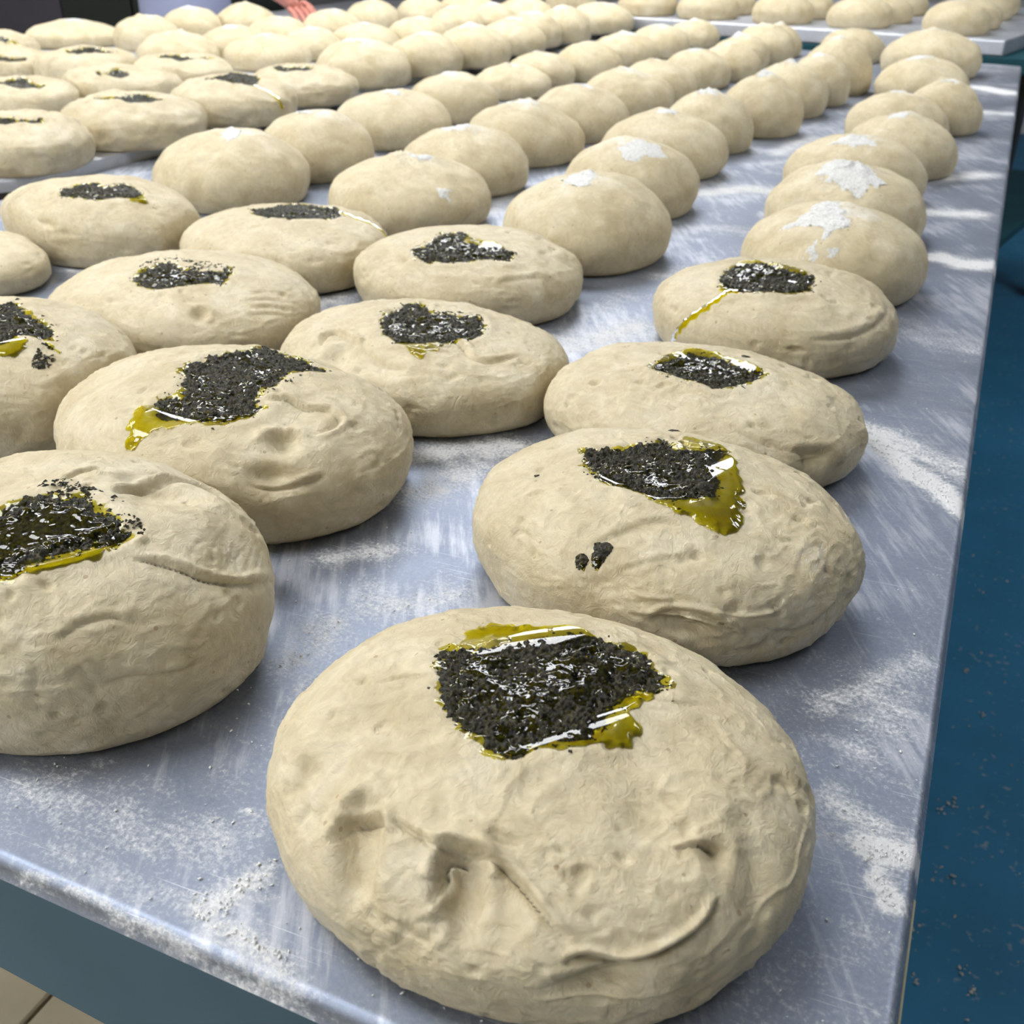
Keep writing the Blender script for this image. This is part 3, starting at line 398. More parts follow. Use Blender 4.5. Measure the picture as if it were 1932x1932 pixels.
def oil_material(ior=1.47):
    m = bpy.data.materials.new('olive oil'); m.use_nodes = True; nt = m.node_tree; L = nt.links.new
    nt.nodes.remove(nt.nodes['Principled BSDF']); out = nt.nodes['Material Output']
    a = N(nt, 'ShaderNodeAttribute', attribute_name='depth')          # film depth in mm
    cc = N(nt, 'ShaderNodeCombineColor')
    for i, k in enumerate((.09, .12, 2.2)):
        e = math_(nt, 'POWER', 2.718, math_(nt, 'MULTIPLY', a.outputs['Fac'], -k)); L(e, cc.inputs[i])
    tr = N(nt, 'ShaderNodeBsdfTransparent'); L(cc.outputs[0], tr.inputs[0])
    gl = N(nt, 'ShaderNodeBsdfGlossy'); gl.inputs['Roughness'].default_value = .03; gl.inputs['Color'].default_value = (1, 1, 1, 1)
    fr = N(nt, 'ShaderNodeFresnel'); fr.inputs['IOR'].default_value = ior
    mx = N(nt, 'ShaderNodeMixShader'); L(fr.outputs[0], mx.inputs[0]); L(tr.outputs[0], mx.inputs[1]); L(gl.outputs[0], mx.inputs[2])
    L(mx.outputs[0], out.inputs[0])
    return m
M['oil'] = oil_material()
M['oil_thin'] = oil_material(1.22)
def steel_material(name, with_flour=True, tint=(.235, .27, .35)):
    m, nt, b = new_mat(name); L = nt.links.new
    tc = N(nt, 'ShaderNodeTexCoord')
    def mapped(scale, rot=0.0):
        mp = N(nt, 'ShaderNodeMapping'); mp.vector_type = 'TEXTURE'; mp.inputs['Scale'].default_value = tuple(1/v for v in scale); mp.inputs['Rotation'].default_value = (0, 0, rot)
        L(tc.outputs['Object'], mp.inputs['Vector']); return mp.outputs[0]
    brush = N(nt, 'ShaderNodeTexNoise', Scale=1.0, Detail=4.0); L(mapped((260, 8, 260), .05), brush.inputs['Vector'])
    cloud = N(nt, 'ShaderNodeTexNoise', Scale=9.0, Detail=5.0, Distortion=.8); L(mapped((1, 1, 1)), cloud.inputs['Vector'])
    scr = N(nt, 'ShaderNodeTexNoise', Scale=1.0, Detail=1.0); L(mapped((16, 1100, 900), .05), scr.inputs['Vector'])
    scm = ramp(nt, scr.outputs['Fac'], [(.72, (0, 0, 0)), (.76, (1, 1, 1))]).outputs[0]
    rg = math_(nt, 'ADD', math_(nt, 'MULTIPLY', cloud.outputs['Fac'], .26), math_(nt, 'MULTIPLY', brush.outputs['Fac'], .10))
    rg = math_(nt, 'ADD', rg, .36)
    colm = mixc(nt, cloud.outputs['Fac'], tuple(v*.86 for v in tint), tuple(min(1, v*1.12) for v in tint))
    colm = mixc(nt, math_(nt, 'MULTIPLY', scm, .5), colm, (.9, .9, .92))
    # pale streaks slanted to the brushed grain, broken up by the cloud noise
    streak = N(nt, 'ShaderNodeTexNoise', Scale=1.0, Detail=5.0, Roughness=.65); L(mapped((150, 16, 150), .50), streak.inputs['Vector'])
    rs_ = math_(nt, 'ADD', streak.outputs['Fac'], math_(nt, 'MULTIPLY', math_(nt, 'SUBTRACT', cloud.outputs['Fac'], .5), 1.1))
    rm = ramp(nt, rs_, [(.50, (0, 0, 0)), (.72, (1, 1, 1))]).outputs[0]
    colm = mixc(nt, math_(nt, 'MULTIPLY', rm, .44), colm, (.80, .80, .84))
    b.inputs['Metallic'].default_value = 1.0
    L(colm, b.inputs['Base Color']); L(rg, b.inputs['Roughness'])
    bp = N(nt, 'ShaderNodeBump', Strength=.05, Distance=.001); L(brush.outputs['Fac'], bp.inputs['Height']); L(bp.outputs[0], b.inputs['Normal'])
    if not with_flour: return m
    # flour smeared over the steel: broad film from the 'flour' attribute, broken up into grains
    at_ = N(nt, 'ShaderNodeAttribute', attribute_name='flour')
    g1 = N(nt, 'ShaderNodeTexNoise', Scale=420.0, Detail=4.0, Roughness=.7); L(tc.outputs['Object'], g1.inputs['Vector'])
    g2 = N(nt, 'ShaderNodeTexNoise', Scale=1.0, Detail=5.0, Roughness=.6); L(mapped((46, 110, 46), -.25), g2.inputs['Vector'])
    s = math_(nt, 'ADD', at_.outputs['Fac'], math_(nt, 'MULTIPLY', math_(nt, 'SUBTRACT', g1.outputs['Fac'], .5), 1.25))
    s = math_(nt, 'ADD', s, math_(nt, 'MULTIPLY', math_(nt, 'SUBTRACT', g2.outputs['Fac'], .5), .7))
    fm = ramp(nt, s, [(.0, (.05, .05, .05)), (.30, (.13, .13, .13)), (.50, (.46, .46, .46)), (.70, (1, 1, 1))]).outputs[0]
    d = N(nt, 'ShaderNodeBsdfDiffuse'); d.inputs['Color'].default_value = (.80, .80, .80, 1)
    bp2 = N(nt, 'ShaderNodeBump', Strength=.9, Distance=.0015); L(s, bp2.inputs['Height']); L(bp2.outputs[0], d.inputs['Normal'])
    mx = N(nt, 'ShaderNodeMixShader'); L(fm, mx.inputs[0]); L(b.outputs[0], mx.inputs[1]); L(d.outputs[0], mx.inputs[2])
    L(mx.outputs[0], nt.nodes['Material Output'].inputs[0])
    return m
M['steel'] = steel_material('floured steel')
M['steel_clean'] = steel_material('plain steel', False, (.62, .64, .69))
def blue_material(name, col, specks):
    m, nt, b = new_mat(name); L = nt.links.new
    tc = N(nt, 'ShaderNodeTexCoord')
    n = N(nt, 'ShaderNodeTexNoise', Scale=7.0, Detail=5.0); L(tc.outputs['Object'], n.inputs['Vector'])
    c = mixc(nt, n.outputs['Fac'], tuple(v*.75 for v in col), tuple(v*1.25 for v in col))
    if specks:
        p = N(nt, 'ShaderNodeTexNoise', Scale=75.0, Detail=4.0); L(tc.outputs['Object'], p.inputs['Vector'])
        q = N(nt, 'ShaderNodeTexNoise', Scale=11.0, Detail=2.0); L(tc.outputs['Object'], q.inputs['Vector'])
        s = math_(nt, 'ADD', p.outputs['Fac'], math_(nt, 'MULTIPLY', q.outputs['Fac'], .35))
        k = ramp(nt, s, [(.80, (0, 0, 0)), (.95, (1, 1, 1))]).outputs[0]
        c = mixc(nt, math_(nt, 'MULTIPLY', k, .5), c, (.42, .40, .36))
    L(c, b.inputs['Base Color']); b.inputs['Roughness'].default_value = .6; b.inputs['Specular IOR Level'].default_value = .15
    return m
M['blue_floor'] = blue_material('dark blue floor paint', (.028, .15, .27), True)
M['blue_paint'] = blue_material('blue grey paint', (.075, .135, .175), False)
M['teal_paint'] = blue_material('dark teal paint', (.018, .075, .095), False)
M['tile'] = plain('beige floor tile', (.42, .36, .24), .5, noise=.12)
M['grout'] = plain('tile grout', (.22, .2, .16), .8)
M['wall'] = plain('grey wall paint', (.42, .42, .43), .7, noise=.03)
M['wall_white'] = plain('white wall paint', (.80, .79, .77), .7)
M['ceiling'] = plain('pale grey ceiling', (.55, .56, .60), .8)
M['black'] = plain('black rubber', (.008, .008, .009), .5)
M['dark_grey'] = plain('dark grey paint', (.045, .042, .055), .5, noise=.1)
M['black_green'] = plain('black green paint', (.008, .012, .009), .4)
M['slate'] = plain('slate grey steel', (.06, .085, .10), .4, noise=.1)
M['tape'] = plain('cream masking tape', (.62, .57, .36), .7, noise=.08)
M['skin'] = plain('skin', (.52, .20, .15), .5)
M['jacket'] = plain('white cotton', (.36, .40, .60), .85, noise=.05)
M['trousers'] = plain('navy cotton', (.012, .018, .04), .85)
M['hair'] = plain('dark hair', (.02, .013, .009), .6)
M['eye'] = plain('eye white', (.8, .8, .78), .3)
M['lip'] = plain('lips', (.40, .13, .11), .5)
M['lamp_body'] = plain('white lamp housing', (.8, .8, .8), .4)
def glow():
    m, nt, b = new_mat('lamp diffuser')
    b.inputs['Emission Color'].default_value = (.97, .985, 1.0, 1); b.inputs['Emission Strength'].default_value = LAMP_POWER
    b.inputs['Base Color'].default_value = (.9, .9, .9, 1); return m
M['glow'] = glow()

# ------------------------------------------------------------------ room
def slab(name, lo, hi, m):
    bm = bmesh.new(); add_box(bm, lo, hi); return tag(bm_obj(name, bm, m), kind='structure')
RX0, RX1, RY0, RY1, RH = -5.2, 2.9, -2.6, 7.6, 2.75
fl = slab('floor', (RX0, RY0, -.06), (RX1, RY1, -.012), M['grout'])
tag(fl, 'beige tiled floor under the steel tables')
tile_me = None
for i in range(11):
    for j in range(26):
        x0, y0 = -4.23+i*.37, -2.56+j*.37
        if tile_me is None:
            bm = bmesh.new(); add_box(bm, (.003, .003, -.012), (.367, .367, 0), .003, 1)
            o = bm_obj('tile', bm, M['tile'], fl, (x0, y0, 0)); tile_me = o.data
        else: obj('tile', tile_me, None, fl, (x0, y0, 0))
fa = slab('floor_aisle', (-.16, RY0, -.012), (RX1, RY1, .0), M['blue_floor']); tag(fa, 'dark blue floor strip dotted with flour right of the tables')
slab('wall_back', (RX0, RY1, 0), (RX1, RY1+.1, RH), M['wall'])
slab('wall_front', (RX0, RY0-.1, 0), (RX1, RY0, RH), M['wall_white'])
slab('wall_left', (RX0-.1, RY0, 0), (RX0, RY1, RH), M['wall'])
slab('wall_right', (RX1, RY0, 0), (RX1+.1, RY1, RH), M['wall'])
slab('ceiling', (RX0, RY0, RH), (RX1, RY1, RH+.1), M['ceiling'])
k = 0
for cx, wh in ((-3.0, 'left'), (-1.25, 'middle'), (1.5, 'added right')):  # the right panel is an added fill, softening the light from the left
    for cy, dh in ((-1.6, 'nearest'), (.15, 'second'), (2.4, 'third'), (3.7, 'farthest')):
        if (cx > 1 and cy != 2.4) or (cx < -2 and cy > 3): continue
        t = bpy.data.objects.new('ceiling_light', None); link(t); t.location = (cx, cy, RH)
        tag(t, f'white fluorescent ceiling panel in the {wh} line, {dh} one', 'light', 'fluorescent ceiling panels')
        bm = bmesh.new(); add_box(bm, (-.66, -.32, -.07), (.66, .32, 0), .01); bm_obj('housing', bm, M['lamp_body'], t)
        bm = bmesh.new(); add_box(bm, (-.62, -.28, -.082), (.62, .28, -.0705)); bm_obj('diffuser', bm, M['glow'], t)

# ------------------------------------------------------------------ tables
def far_y(x, off=0.0): return 3.04+off+.219*(.0345-x)
def empty(name, loc=(0, 0, 0), rz=0):
    o = bpy.data.objects.new(name, None); o.location = loc; o.rotation_euler = (0, 0, rz); return link(o)
def flour_field(X, Y):
    f = np.zeros(X.shape)
    P = np.stack([X, Y, np.zeros_like(X)], -1)
    warp = np.stack([fbm(P*38, 3, 3)-.5, fbm(P*38+50, 5, 3)-.5, np.zeros_like(X)], -1)*.016
    Q = P+warp
    for pts, w, st in TABLE_FLOUR:
        d, _, _, _ = line_dist(Q, [[a, b, 0] for a, b in pts])
        f = np.maximum(f, st*np.exp(-(d/(w*.75))**2))
    return f
def table_top(name, x0, x1, y0, y1f, z, parent, mat, ny, nx, lip=.0045, drop=.0095, base=.14):
    """sheet steel top with rolled edges: rows of points along y, columns across x, plus rounded sides"""
    prof = [(-.002, -drop), (0.0, -drop*.6), (0.0, -lip)] + [(lip*(1-math.cos(a)), -lip*(1-math.sin(a))) for a in np.linspace(.3, math.pi/2, 5)]
    ins = [p[0] for p in prof]; dz = [p[1] for p in prof]; L = len(prof)
    cols_s = np.r_[ins, np.linspace(lip, (x1-x0)-lip, nx)[1:-1], [(x1-x0)-v for v in ins[::-1]]]
    cols_z = np.r_[dz, np.zeros(nx-2), dz[::-1]]
    t = (np.linspace(0, 1, ny)[1:-1])**1.35
    V = []; xs = x0+cols_s
    ylen = np.array([y1f(x) for x in xs])-y0
    rows = [(('a', i)) for i in range(L)] + [('m', v) for v in t] + [('b', i) for i in range(L-1, -1, -1)]
    Z = []; Yr = []
    for kind, v in rows:
        if kind == 'a': yy = y0+ins[v]+0*xs; zz = dz[v]
        elif kind == 'b': yy = y0+ylen-ins[v]; zz = dz[v]
        else: yy = y0+lip+v*(ylen-2*lip); zz = 0
        V.append(np.stack([xs, yy, z+np.minimum(cols_z, zz)], -1))
    V = np.array(V); R_, C_ = V.shape[:2]; V = V.reshape(-1, 3)
    idx = np.arange(R_*C_).reshape(R_, C_)
    q = np.stack([idx[:-1, :-1], idx[:-1, 1:], idx[1:, 1:], idx[1:, :-1]], -1).reshape(-1, 4)
    me = mesh_np(name, V, q)
    n = fbm(V*np.array([5, 3, 1]), 11, 4)
    base_f = base+(n-.5)*.6
    attr(me, 'flour', np.clip(np.maximum(base_f, flour_field(V[:, 0], V[:, 1])+.1), 0, 1.3))
    return obj(name, me, mat, parent)
def legs_for(parent, pts, z1, m, half=.03):
    for (x, y) in pts:
        bm = bmesh.new(); add_box(bm, (-half, -half, 0.001), (half, half, z1), .004)
        bm_obj('leg', bm, m, parent, (x, y, 0))

t1 = empty('work_table', (0, 0, 0)); tag(t1, 'long steel-topped work table in front with blue front board and floury top', 'table')
table_top('steel_top', -1.2, .0345, .177, far_y, .90, t1, M['steel'], 430, 230)
bm = bmesh.new(); add_prism(bm, [(-1.185, .19), (.022, .19), (.022, far_y(.022)-.03), (-1.185, far_y(-1.185)-.03)], .862, .8895)
bm_obj('board', bm, M['black'], t1)
# front apron of blue painted board; its lower edge runs slightly out of level
bm = bmesh.new()
xa, xb = -1.18, .015
za, zb = .862, .776
v = [bm.verts.new(c) for c in ((xa, .182, za), (xb, .182, zb), (xb, .182, .888), (xa, .182, .888), (xa, .204, za), (xb, .204, zb), (xb, .204, .888), (xa, .204, .888))]
for f in ((0, 1, 2, 3), (5, 4, 7, 6), (4, 0, 3, 7), (1, 5, 6, 2), (3, 2, 6, 7), (4, 5, 1, 0)): bm.faces.new([v[i] for i in f])
bm_obj('apron', bm, M['blue_paint'], t1)
legs_for(t1, [(-1.12, .30), (-.03, .30), (-1.12, 2.95), (-.03, 2.85)], .862, M['blue_paint'])
bm = bmesh.new(); add_box(bm, (.0348, .2, .872), (.0366, .318, .892), .0006, 1); o = bm_obj('tape_strip', bm, M['tape'], t1)
o['label'] = 'cream tape stuck along the right edge'

t2 = empty('work_table', (0, 0, 0)); tag(t2, 'left steel table standing slightly higher, holding the far pesto doughs', 'table')
def left_top():
    x0, x1, y0, r = -2.5, -1.207, 1.0, .11
    pts = [(x0, y0)]
    pts += [(x1-r+r*math.sin(a), y0+r-r*math.cos(a)) for a in np.linspace(0, math.pi/2, 9)]
    pts += [(x1, far_y(x1, .04)), (x0, far_y(x0, .04))]
    bm = bmesh.new(); add_prism(bm, pts, .897, .915)
    bmesh.ops.bevel(bm, geom=[e for e in bm.edges if all(v.co.z > .914 for v in e.verts)], offset=.004, segments=2, profile=.5, affect='EDGES')
    return bm_obj('steel_top', bm, M['steel_clean'], t2)
left_top()
bm = bmesh.new(); add_box(bm, (-2.46, 1.12, .83), (-1.26, 3.3, .8965)); bm_obj('board', bm, M['black'], t2)
legs_for(t2, [(-2.4, 1.2), (-1.33, 1.2), (-2.4, 3.2), (-1.33, 3.2)], .83, M['blue_paint'])

t3 = empty('work_table', (-.015, 3.105, 0), math.radians(-12.4)); tag(t3, 'dark teal table behind the steel table carrying the raised far tray', 'table')
bm = bmesh.new(); add_box(bm, (-1.46, .0, .872), (.10, 1.15, .9125), .004); bm_obj('table_top', bm, M['teal_paint'], t3)
bm = bmesh.new(); add_box(bm, (-1.42, .03, .40), (.08, 1.1, .43), .004); bm_obj('shelf', bm, M['teal_paint'], t3)
for (x, y) in ((-1.40, .06), (.045, .06), (-1.40, 1.08), (.045, 1.08)):
    bm = bmesh.new(); add_box(bm, (-.025, -.025, .10), (.025, .025, .872), .003); lg = bm_obj('leg', bm, M['black'], t3, (x, y, 0))
    bm = bmesh.new(); add_tube(bm, (-.014, 0, .05), (.014, 0, .05), .05, 20); add_box(bm, (-.02, -.018, .05), (.02, .018, .104), .003); bm_obj('caster', bm, M['black'], lg)
tr = empty('far_tray', (-.015, 3.105, .9125), math.radians(-12.4)); tag(tr, 'raised steel tray at the far right end holding rows of floured doughs', 'tray')
def tray_mesh():
    bm = bmesh.new(); add_box(bm, (-1.46, 0, .0), (0, 1.12, .0375), .004, 2); return bm
o = bm_obj('sheet', tray_mesh(), M['steel_clean'], tr)

# ------------------------------------------------------------------ dough
ZS = dict(near=.90, left=.915, far=.95)
PQ = {'P': (2.1, 2.3, .40, .88), 'F': (2.0, 1.9, .34, .86)}
def surf(n): return 'left' if n[0] in 'QEFGH' else ('far' if n[0] in 'TUVW' else 'near')
NAMES = list(DOUGH)
def build_dough(n, NP, NR, seed):
    D = DOUGH[n]; x, y, a, h, br = D['p']; kind = 'P' if n[0] in 'PQ' else 'F'
    p, q, fw, rb = PQ[kind]; zw = fw*h
    nu = int(NR*.72); nl = NR-nu
    u = np.linspace(0, math.pi/2, nu+1)[1:]
    r = np.r_[np.sin(u)**(2/p), rb+(1-rb)*np.cos(np.linspace(0, math.pi/2, nl+1)[1:])]
    z = np.r_[zw+(h-zw)*np.clip(np.cos(u), 0, 1)**(2/q), zw*(1-np.sin(np.linspace(0, math.pi/2, nl+1)[1:]))]
    th = np.linspace(0, 2*math.pi, NP, endpoint=False)
    rng = np.random.RandomState(seed)
    out = 1+sum((.016 if kind == 'P' else .014)/(k-1)*math.sin(rng.rand()*6.28)*np.cos(k*th+rng.rand()*6.28) for k in (2, 3, 4, 5))
    X = np.outer(r, a*out*np.cos(th)); Y = np.outer(r, a*br*out*np.sin(th)); Z = np.repeat(z[:, None], NP, 1)
    V = np.vstack([[0, 0, h], np.stack([X, Y, Z], -1).reshape(-1, 3), [0, 0, 0]])
    ring = 1+np.arange(NR*NP).reshape(NR, NP); nx = np.roll(ring, -1, 1)
    quads = np.stack([ring[:-1], ring[1:], nx[1:], nx[:-1]], -1).reshape(-1, 4)
    last = len(V)-1
    tris = np.vstack([np.stack([np.zeros(NP, int), ring[0], nx[0]], -1), np.stack([np.full(NP, last), nx[-1], ring[-1]], -1)])
    # analytic-ish normals
    G = np.stack([V[:, 0]/(a*a), V[:, 1]/(a*br)**2, np.where(V[:, 2] > zw, (V[:, 2]-zw)/(h-zw)**2, (V[:, 2]-zw)/(zw*zw)*.25)], -1)
    Nn = G/(np.linalg.norm(G, axis=1)[:, None]+1e-9)
    d = np.zeros(len(V)); off = np.array([seed*1.37, seed*.71, seed*2.13])
    if kind == 'P':
        d += (fbm(V*22+off, seed, 3)-.5)*.007
        d += strands(V*62+off, seed+3)*.0008*(.35+1.1*fbm(V*17+off, seed+5, 2))
        d += strands(V*130+off, seed+13)*.00045*sstep(.35, .65, fbm(V*24+off, seed+6, 2))
        d += (fbm(V*240+off, seed+8, 2)-.5)*.0005
        # pores and pits
        pit = fbm(V*95+off, seed+21, 2); d -= sstep(.70, .84, pit)*.0018
    else:
        d += (fbm(V*16+off, seed, 3)-.5)*.012
        d += (fbm(V*90+off, seed+4, 3)-.5)*.0016
        # pinched, wrinkled crown
        top = sstep(.55, .05, np.hypot(V[:, 0]/a, V[:, 1]/(a*br)))*(V[:, 2] > zw)
        d += top*(strands(V*55+off, seed+2)*.003*rng.uniform(.3, 1.1) + (fbm(V*150+off, seed+7, 2)-.5)*.0022)
        if rng.rand() < .5:
            c0 = rng.uniform(-.22, .22, 2)
            d += np.exp(-(((V[:, 0]/a-c0[0])**2+(V[:, 1]/a-c0[1])**2)/.016))*.006*rng.uniform(.4, 1.1)*(V[:, 2] > zw)
    if n[0] == 'Q': d += (fbm(V*26+off, seed+41, 3)-.5)*.012+strands(V*40+off, seed+43)*.0016
    for cx_, cy_, cz_, rx, ry, dep, ang, sharp in D.get('dents', []):
        dep *= 1.5
        c0 = np.array([cx_, cy_, cz_]); g = np.array([c0[0]/(a*a), c0[1]/(a*br)**2, max(c0[2]-zw, -zw*.3)/(h-zw)**2]); nn = g/np.linalg.norm(g)
        t1_ = CAM_RIGHT-(CAM_RIGHT@nn)*nn; t1_ /= np.linalg.norm(t1_); t2_ = np.cross(nn, t1_)
        ca, sa = math.cos(math.radians(ang)), math.sin(math.radians(ang))
        R_ = V-c0; e1 = R_@t1_; e2 = R_@t2_; fs = max(.35, abs(t2_@np.array([0, 0, 1.0])))
        e1, e2 = e1*ca+e2*sa, -e1*sa+e2*ca
        # a press from above leaves a sharp upper rim and a soft run-out below
        k2 = 1+.35*sharp+.65*sharp*np.tanh(e2/(.45*ry))
        rr = np.sqrt((e1/rx)**2+(e2*k2/(ry/fs*.8))**2)
        near = (Nn@nn) > .2
        d -= dep*near*np.where(rr < 1.6, np.exp(-(rr*1.15)**(2+1.5*sharp)), 0)
        d += dep*.30*near*np.exp(-((rr-1.35)/.30)**2)*(e2 > 0)*sharp
    for pts, w, dep, ridge in D.get('creases', []):
        dep *= 1.35
        P_ = smooth_line(pts); bb0 = P_.min(0)-w*5; bb1 = P_.max(0)+w*5
        sel = np.where(((V > bb0) & (V < bb1)).all(1))[0]
        if not len(sel): continue
        dist, s_, T_, O_ = line_dist(V[sel], P_)
        side = np.einsum('ij,ij->i', np.cross(Nn[sel], T_), O_)      # + on the left of travel
        tap = np.clip(np.minimum(s_, 1-s_)*5, 0, 1)**.7*.9+.1*(dist < w)
        tap = tap*np.clip(np.minimum(s_, 1-s_)*60, 0, 1)
        sd = side/w
        grv = np.exp(-(dist/(w*.55))**2)
        if ridge >= 0: lip = np.exp(-((sd-1.5)/1.0)**2)*(dist < 4*w); run = np.where(sd < 0, np.exp(-(dist/(w*2.2))**2), 0)
        else: lip = np.exp(-((-sd-1.5)/1.0)**2)*(dist < 4*w); run = np.where(sd > 0, np.exp(-(dist/(w*2.2))**2), 0)
        d[sel] += tap*(-dep*.62*grv-dep*.38*run+dep*.55*abs(ridge)*lip)
    if 'pesto' in D:
        up = V[:, 2] > zw*1.15
        for pl in D['pesto']:
            sdp = np.full(len(V), -1.0); sdp[up] = poly_sd(V[up, 0], V[up, 1], pl)
            dep = .0042 if n[0] == 'P' else .010
            d -= dep*sstep(-.004, .014, sdp)
            d += .0012*np.exp(-((sdp+.006)/.005)**2)
    fade = sstep(0, .25*zw, V[:, 2]); d *= .25+.75*fade
    V = V+Nn*d[:, None]
    V[:, 2] = np.maximum(V[:, 2], 0); V[ring[-1], 2] = 0; V[last, 2] = 0
    # flattened where it presses against a neighbour
    for k in NAMES:
        if k == n or surf(k) != surf(n): continue
        x2, y2, a2, h2, b2 = DOUGH[k]['p']; D_ = np.array([x2-x, y2-y]); L_ = np.hypot(*D_)
        if L_ > .3: continue
        u_ = D_/L_; r1 = 1/np.hypot(u_[0]/a, u_[1]/(a*br)); r2 = 1/np.hypot(u_[0]/a2, u_[1]/(a2*b2))
        lim = L_*r1/(r1+r2)-.0006; s_ = V[:, 0]*u_[0]+V[:, 1]*u_[1]
        soft = .010; ex = s_-(lim-soft); m_ = ex > 0
        ns = np.where(m_, (lim-soft)+soft*(1-np.exp(-np.maximum(ex, 0)/soft)), s_)
        V[:, :2] += (ns-s_)[:, None]*u_
    me = mesh_np('dough_ball', V, quads, tris)
    if kind == 'F':
        c0 = rng.uniform(-.15, .15, 2); rr = np.hypot((V[:, 0]/a-c0[0])*1.0, (V[:, 1]/a-c0[1])*1.3)
        f = np.exp(-(rr/.42)**2)*rng.uniform(.35, .62)*(V[:, 2] > zw*1.3)+.10
    else:
        f = .02+.20*sstep(.55*h, .05*h, V[:, 2])*sstep(.45, .7, fbm(V*30+off, seed+31, 2))
        if n == 'P2': f += .30*np.exp(-(((V[:, 0]-.085)/.03)**2+((V[:, 1]+.035)/.06)**2))
    attr(me, 'flour', f)
    return me, V, quads, tris, rng
def bvh_of(V, quads, tris):
    return BVHTree.FromPolygons([tuple(v) for v in V], quads.tolist()+tris.tolist())
def top_z(bvh, X, Y, zmax):
    out = np.full(len(X), np.nan); dn = Vector((0, 0, -1))
    for i in range(len(X)):
        hit = bvh.ray_cast(Vector((X[i], Y[i], zmax)), dn)
        if hit[0] is not None: out[i] = hit[0].z
    return out
def patch(bvh, poly, step, pad, zmax):
    p = np.asarray(poly); lo = p.min(0)-pad; hi = p.max(0)+pad
    nx = max(4, int((hi[0]-lo[0])/step)); ny = max(4, int((hi[1]-lo[1])/step))
    X, Y = np.meshgrid(np.linspace(lo[0], hi[0], nx), np.linspace(lo[1], hi[1], ny)); X = X.ravel(); Y = Y.ravel()
    return X, Y, nx, ny
def patch_mesh(name, X, Y, Zt, keep, nx, ny, extra=None, soft=None):
    idx = np.arange(nx*ny).reshape(ny, nx)
    q = np.stack([idx[:-1, :-1], idx[:-1, 1:], idx[1:, 1:], idx[1:, :-1]], -1).reshape(-1, 4)
    q = q[keep[q].sum(1) >= 3]; q = q[~np.isnan(Zt[q]).any(1)]
    if not len(q): return None
    used = np.unique(q); mp = np.full(nx*ny, -1); mp[used] = np.arange(len(used))
    me = mesh_np(name, np.stack([X, Y, Zt], -1)[used], mp[q])
    if extra is not None: attr(me, extra[0], extra[1][used])
    return me
WET = {'P1': .0003, 'P5': .0016, 'P2': -.0002, 'P3': .0004, 'P8': .0001, 'P9': .0008, 'P7': .0000, 'P6': -.0002, 'P10': .0003, 'P4': .0002}
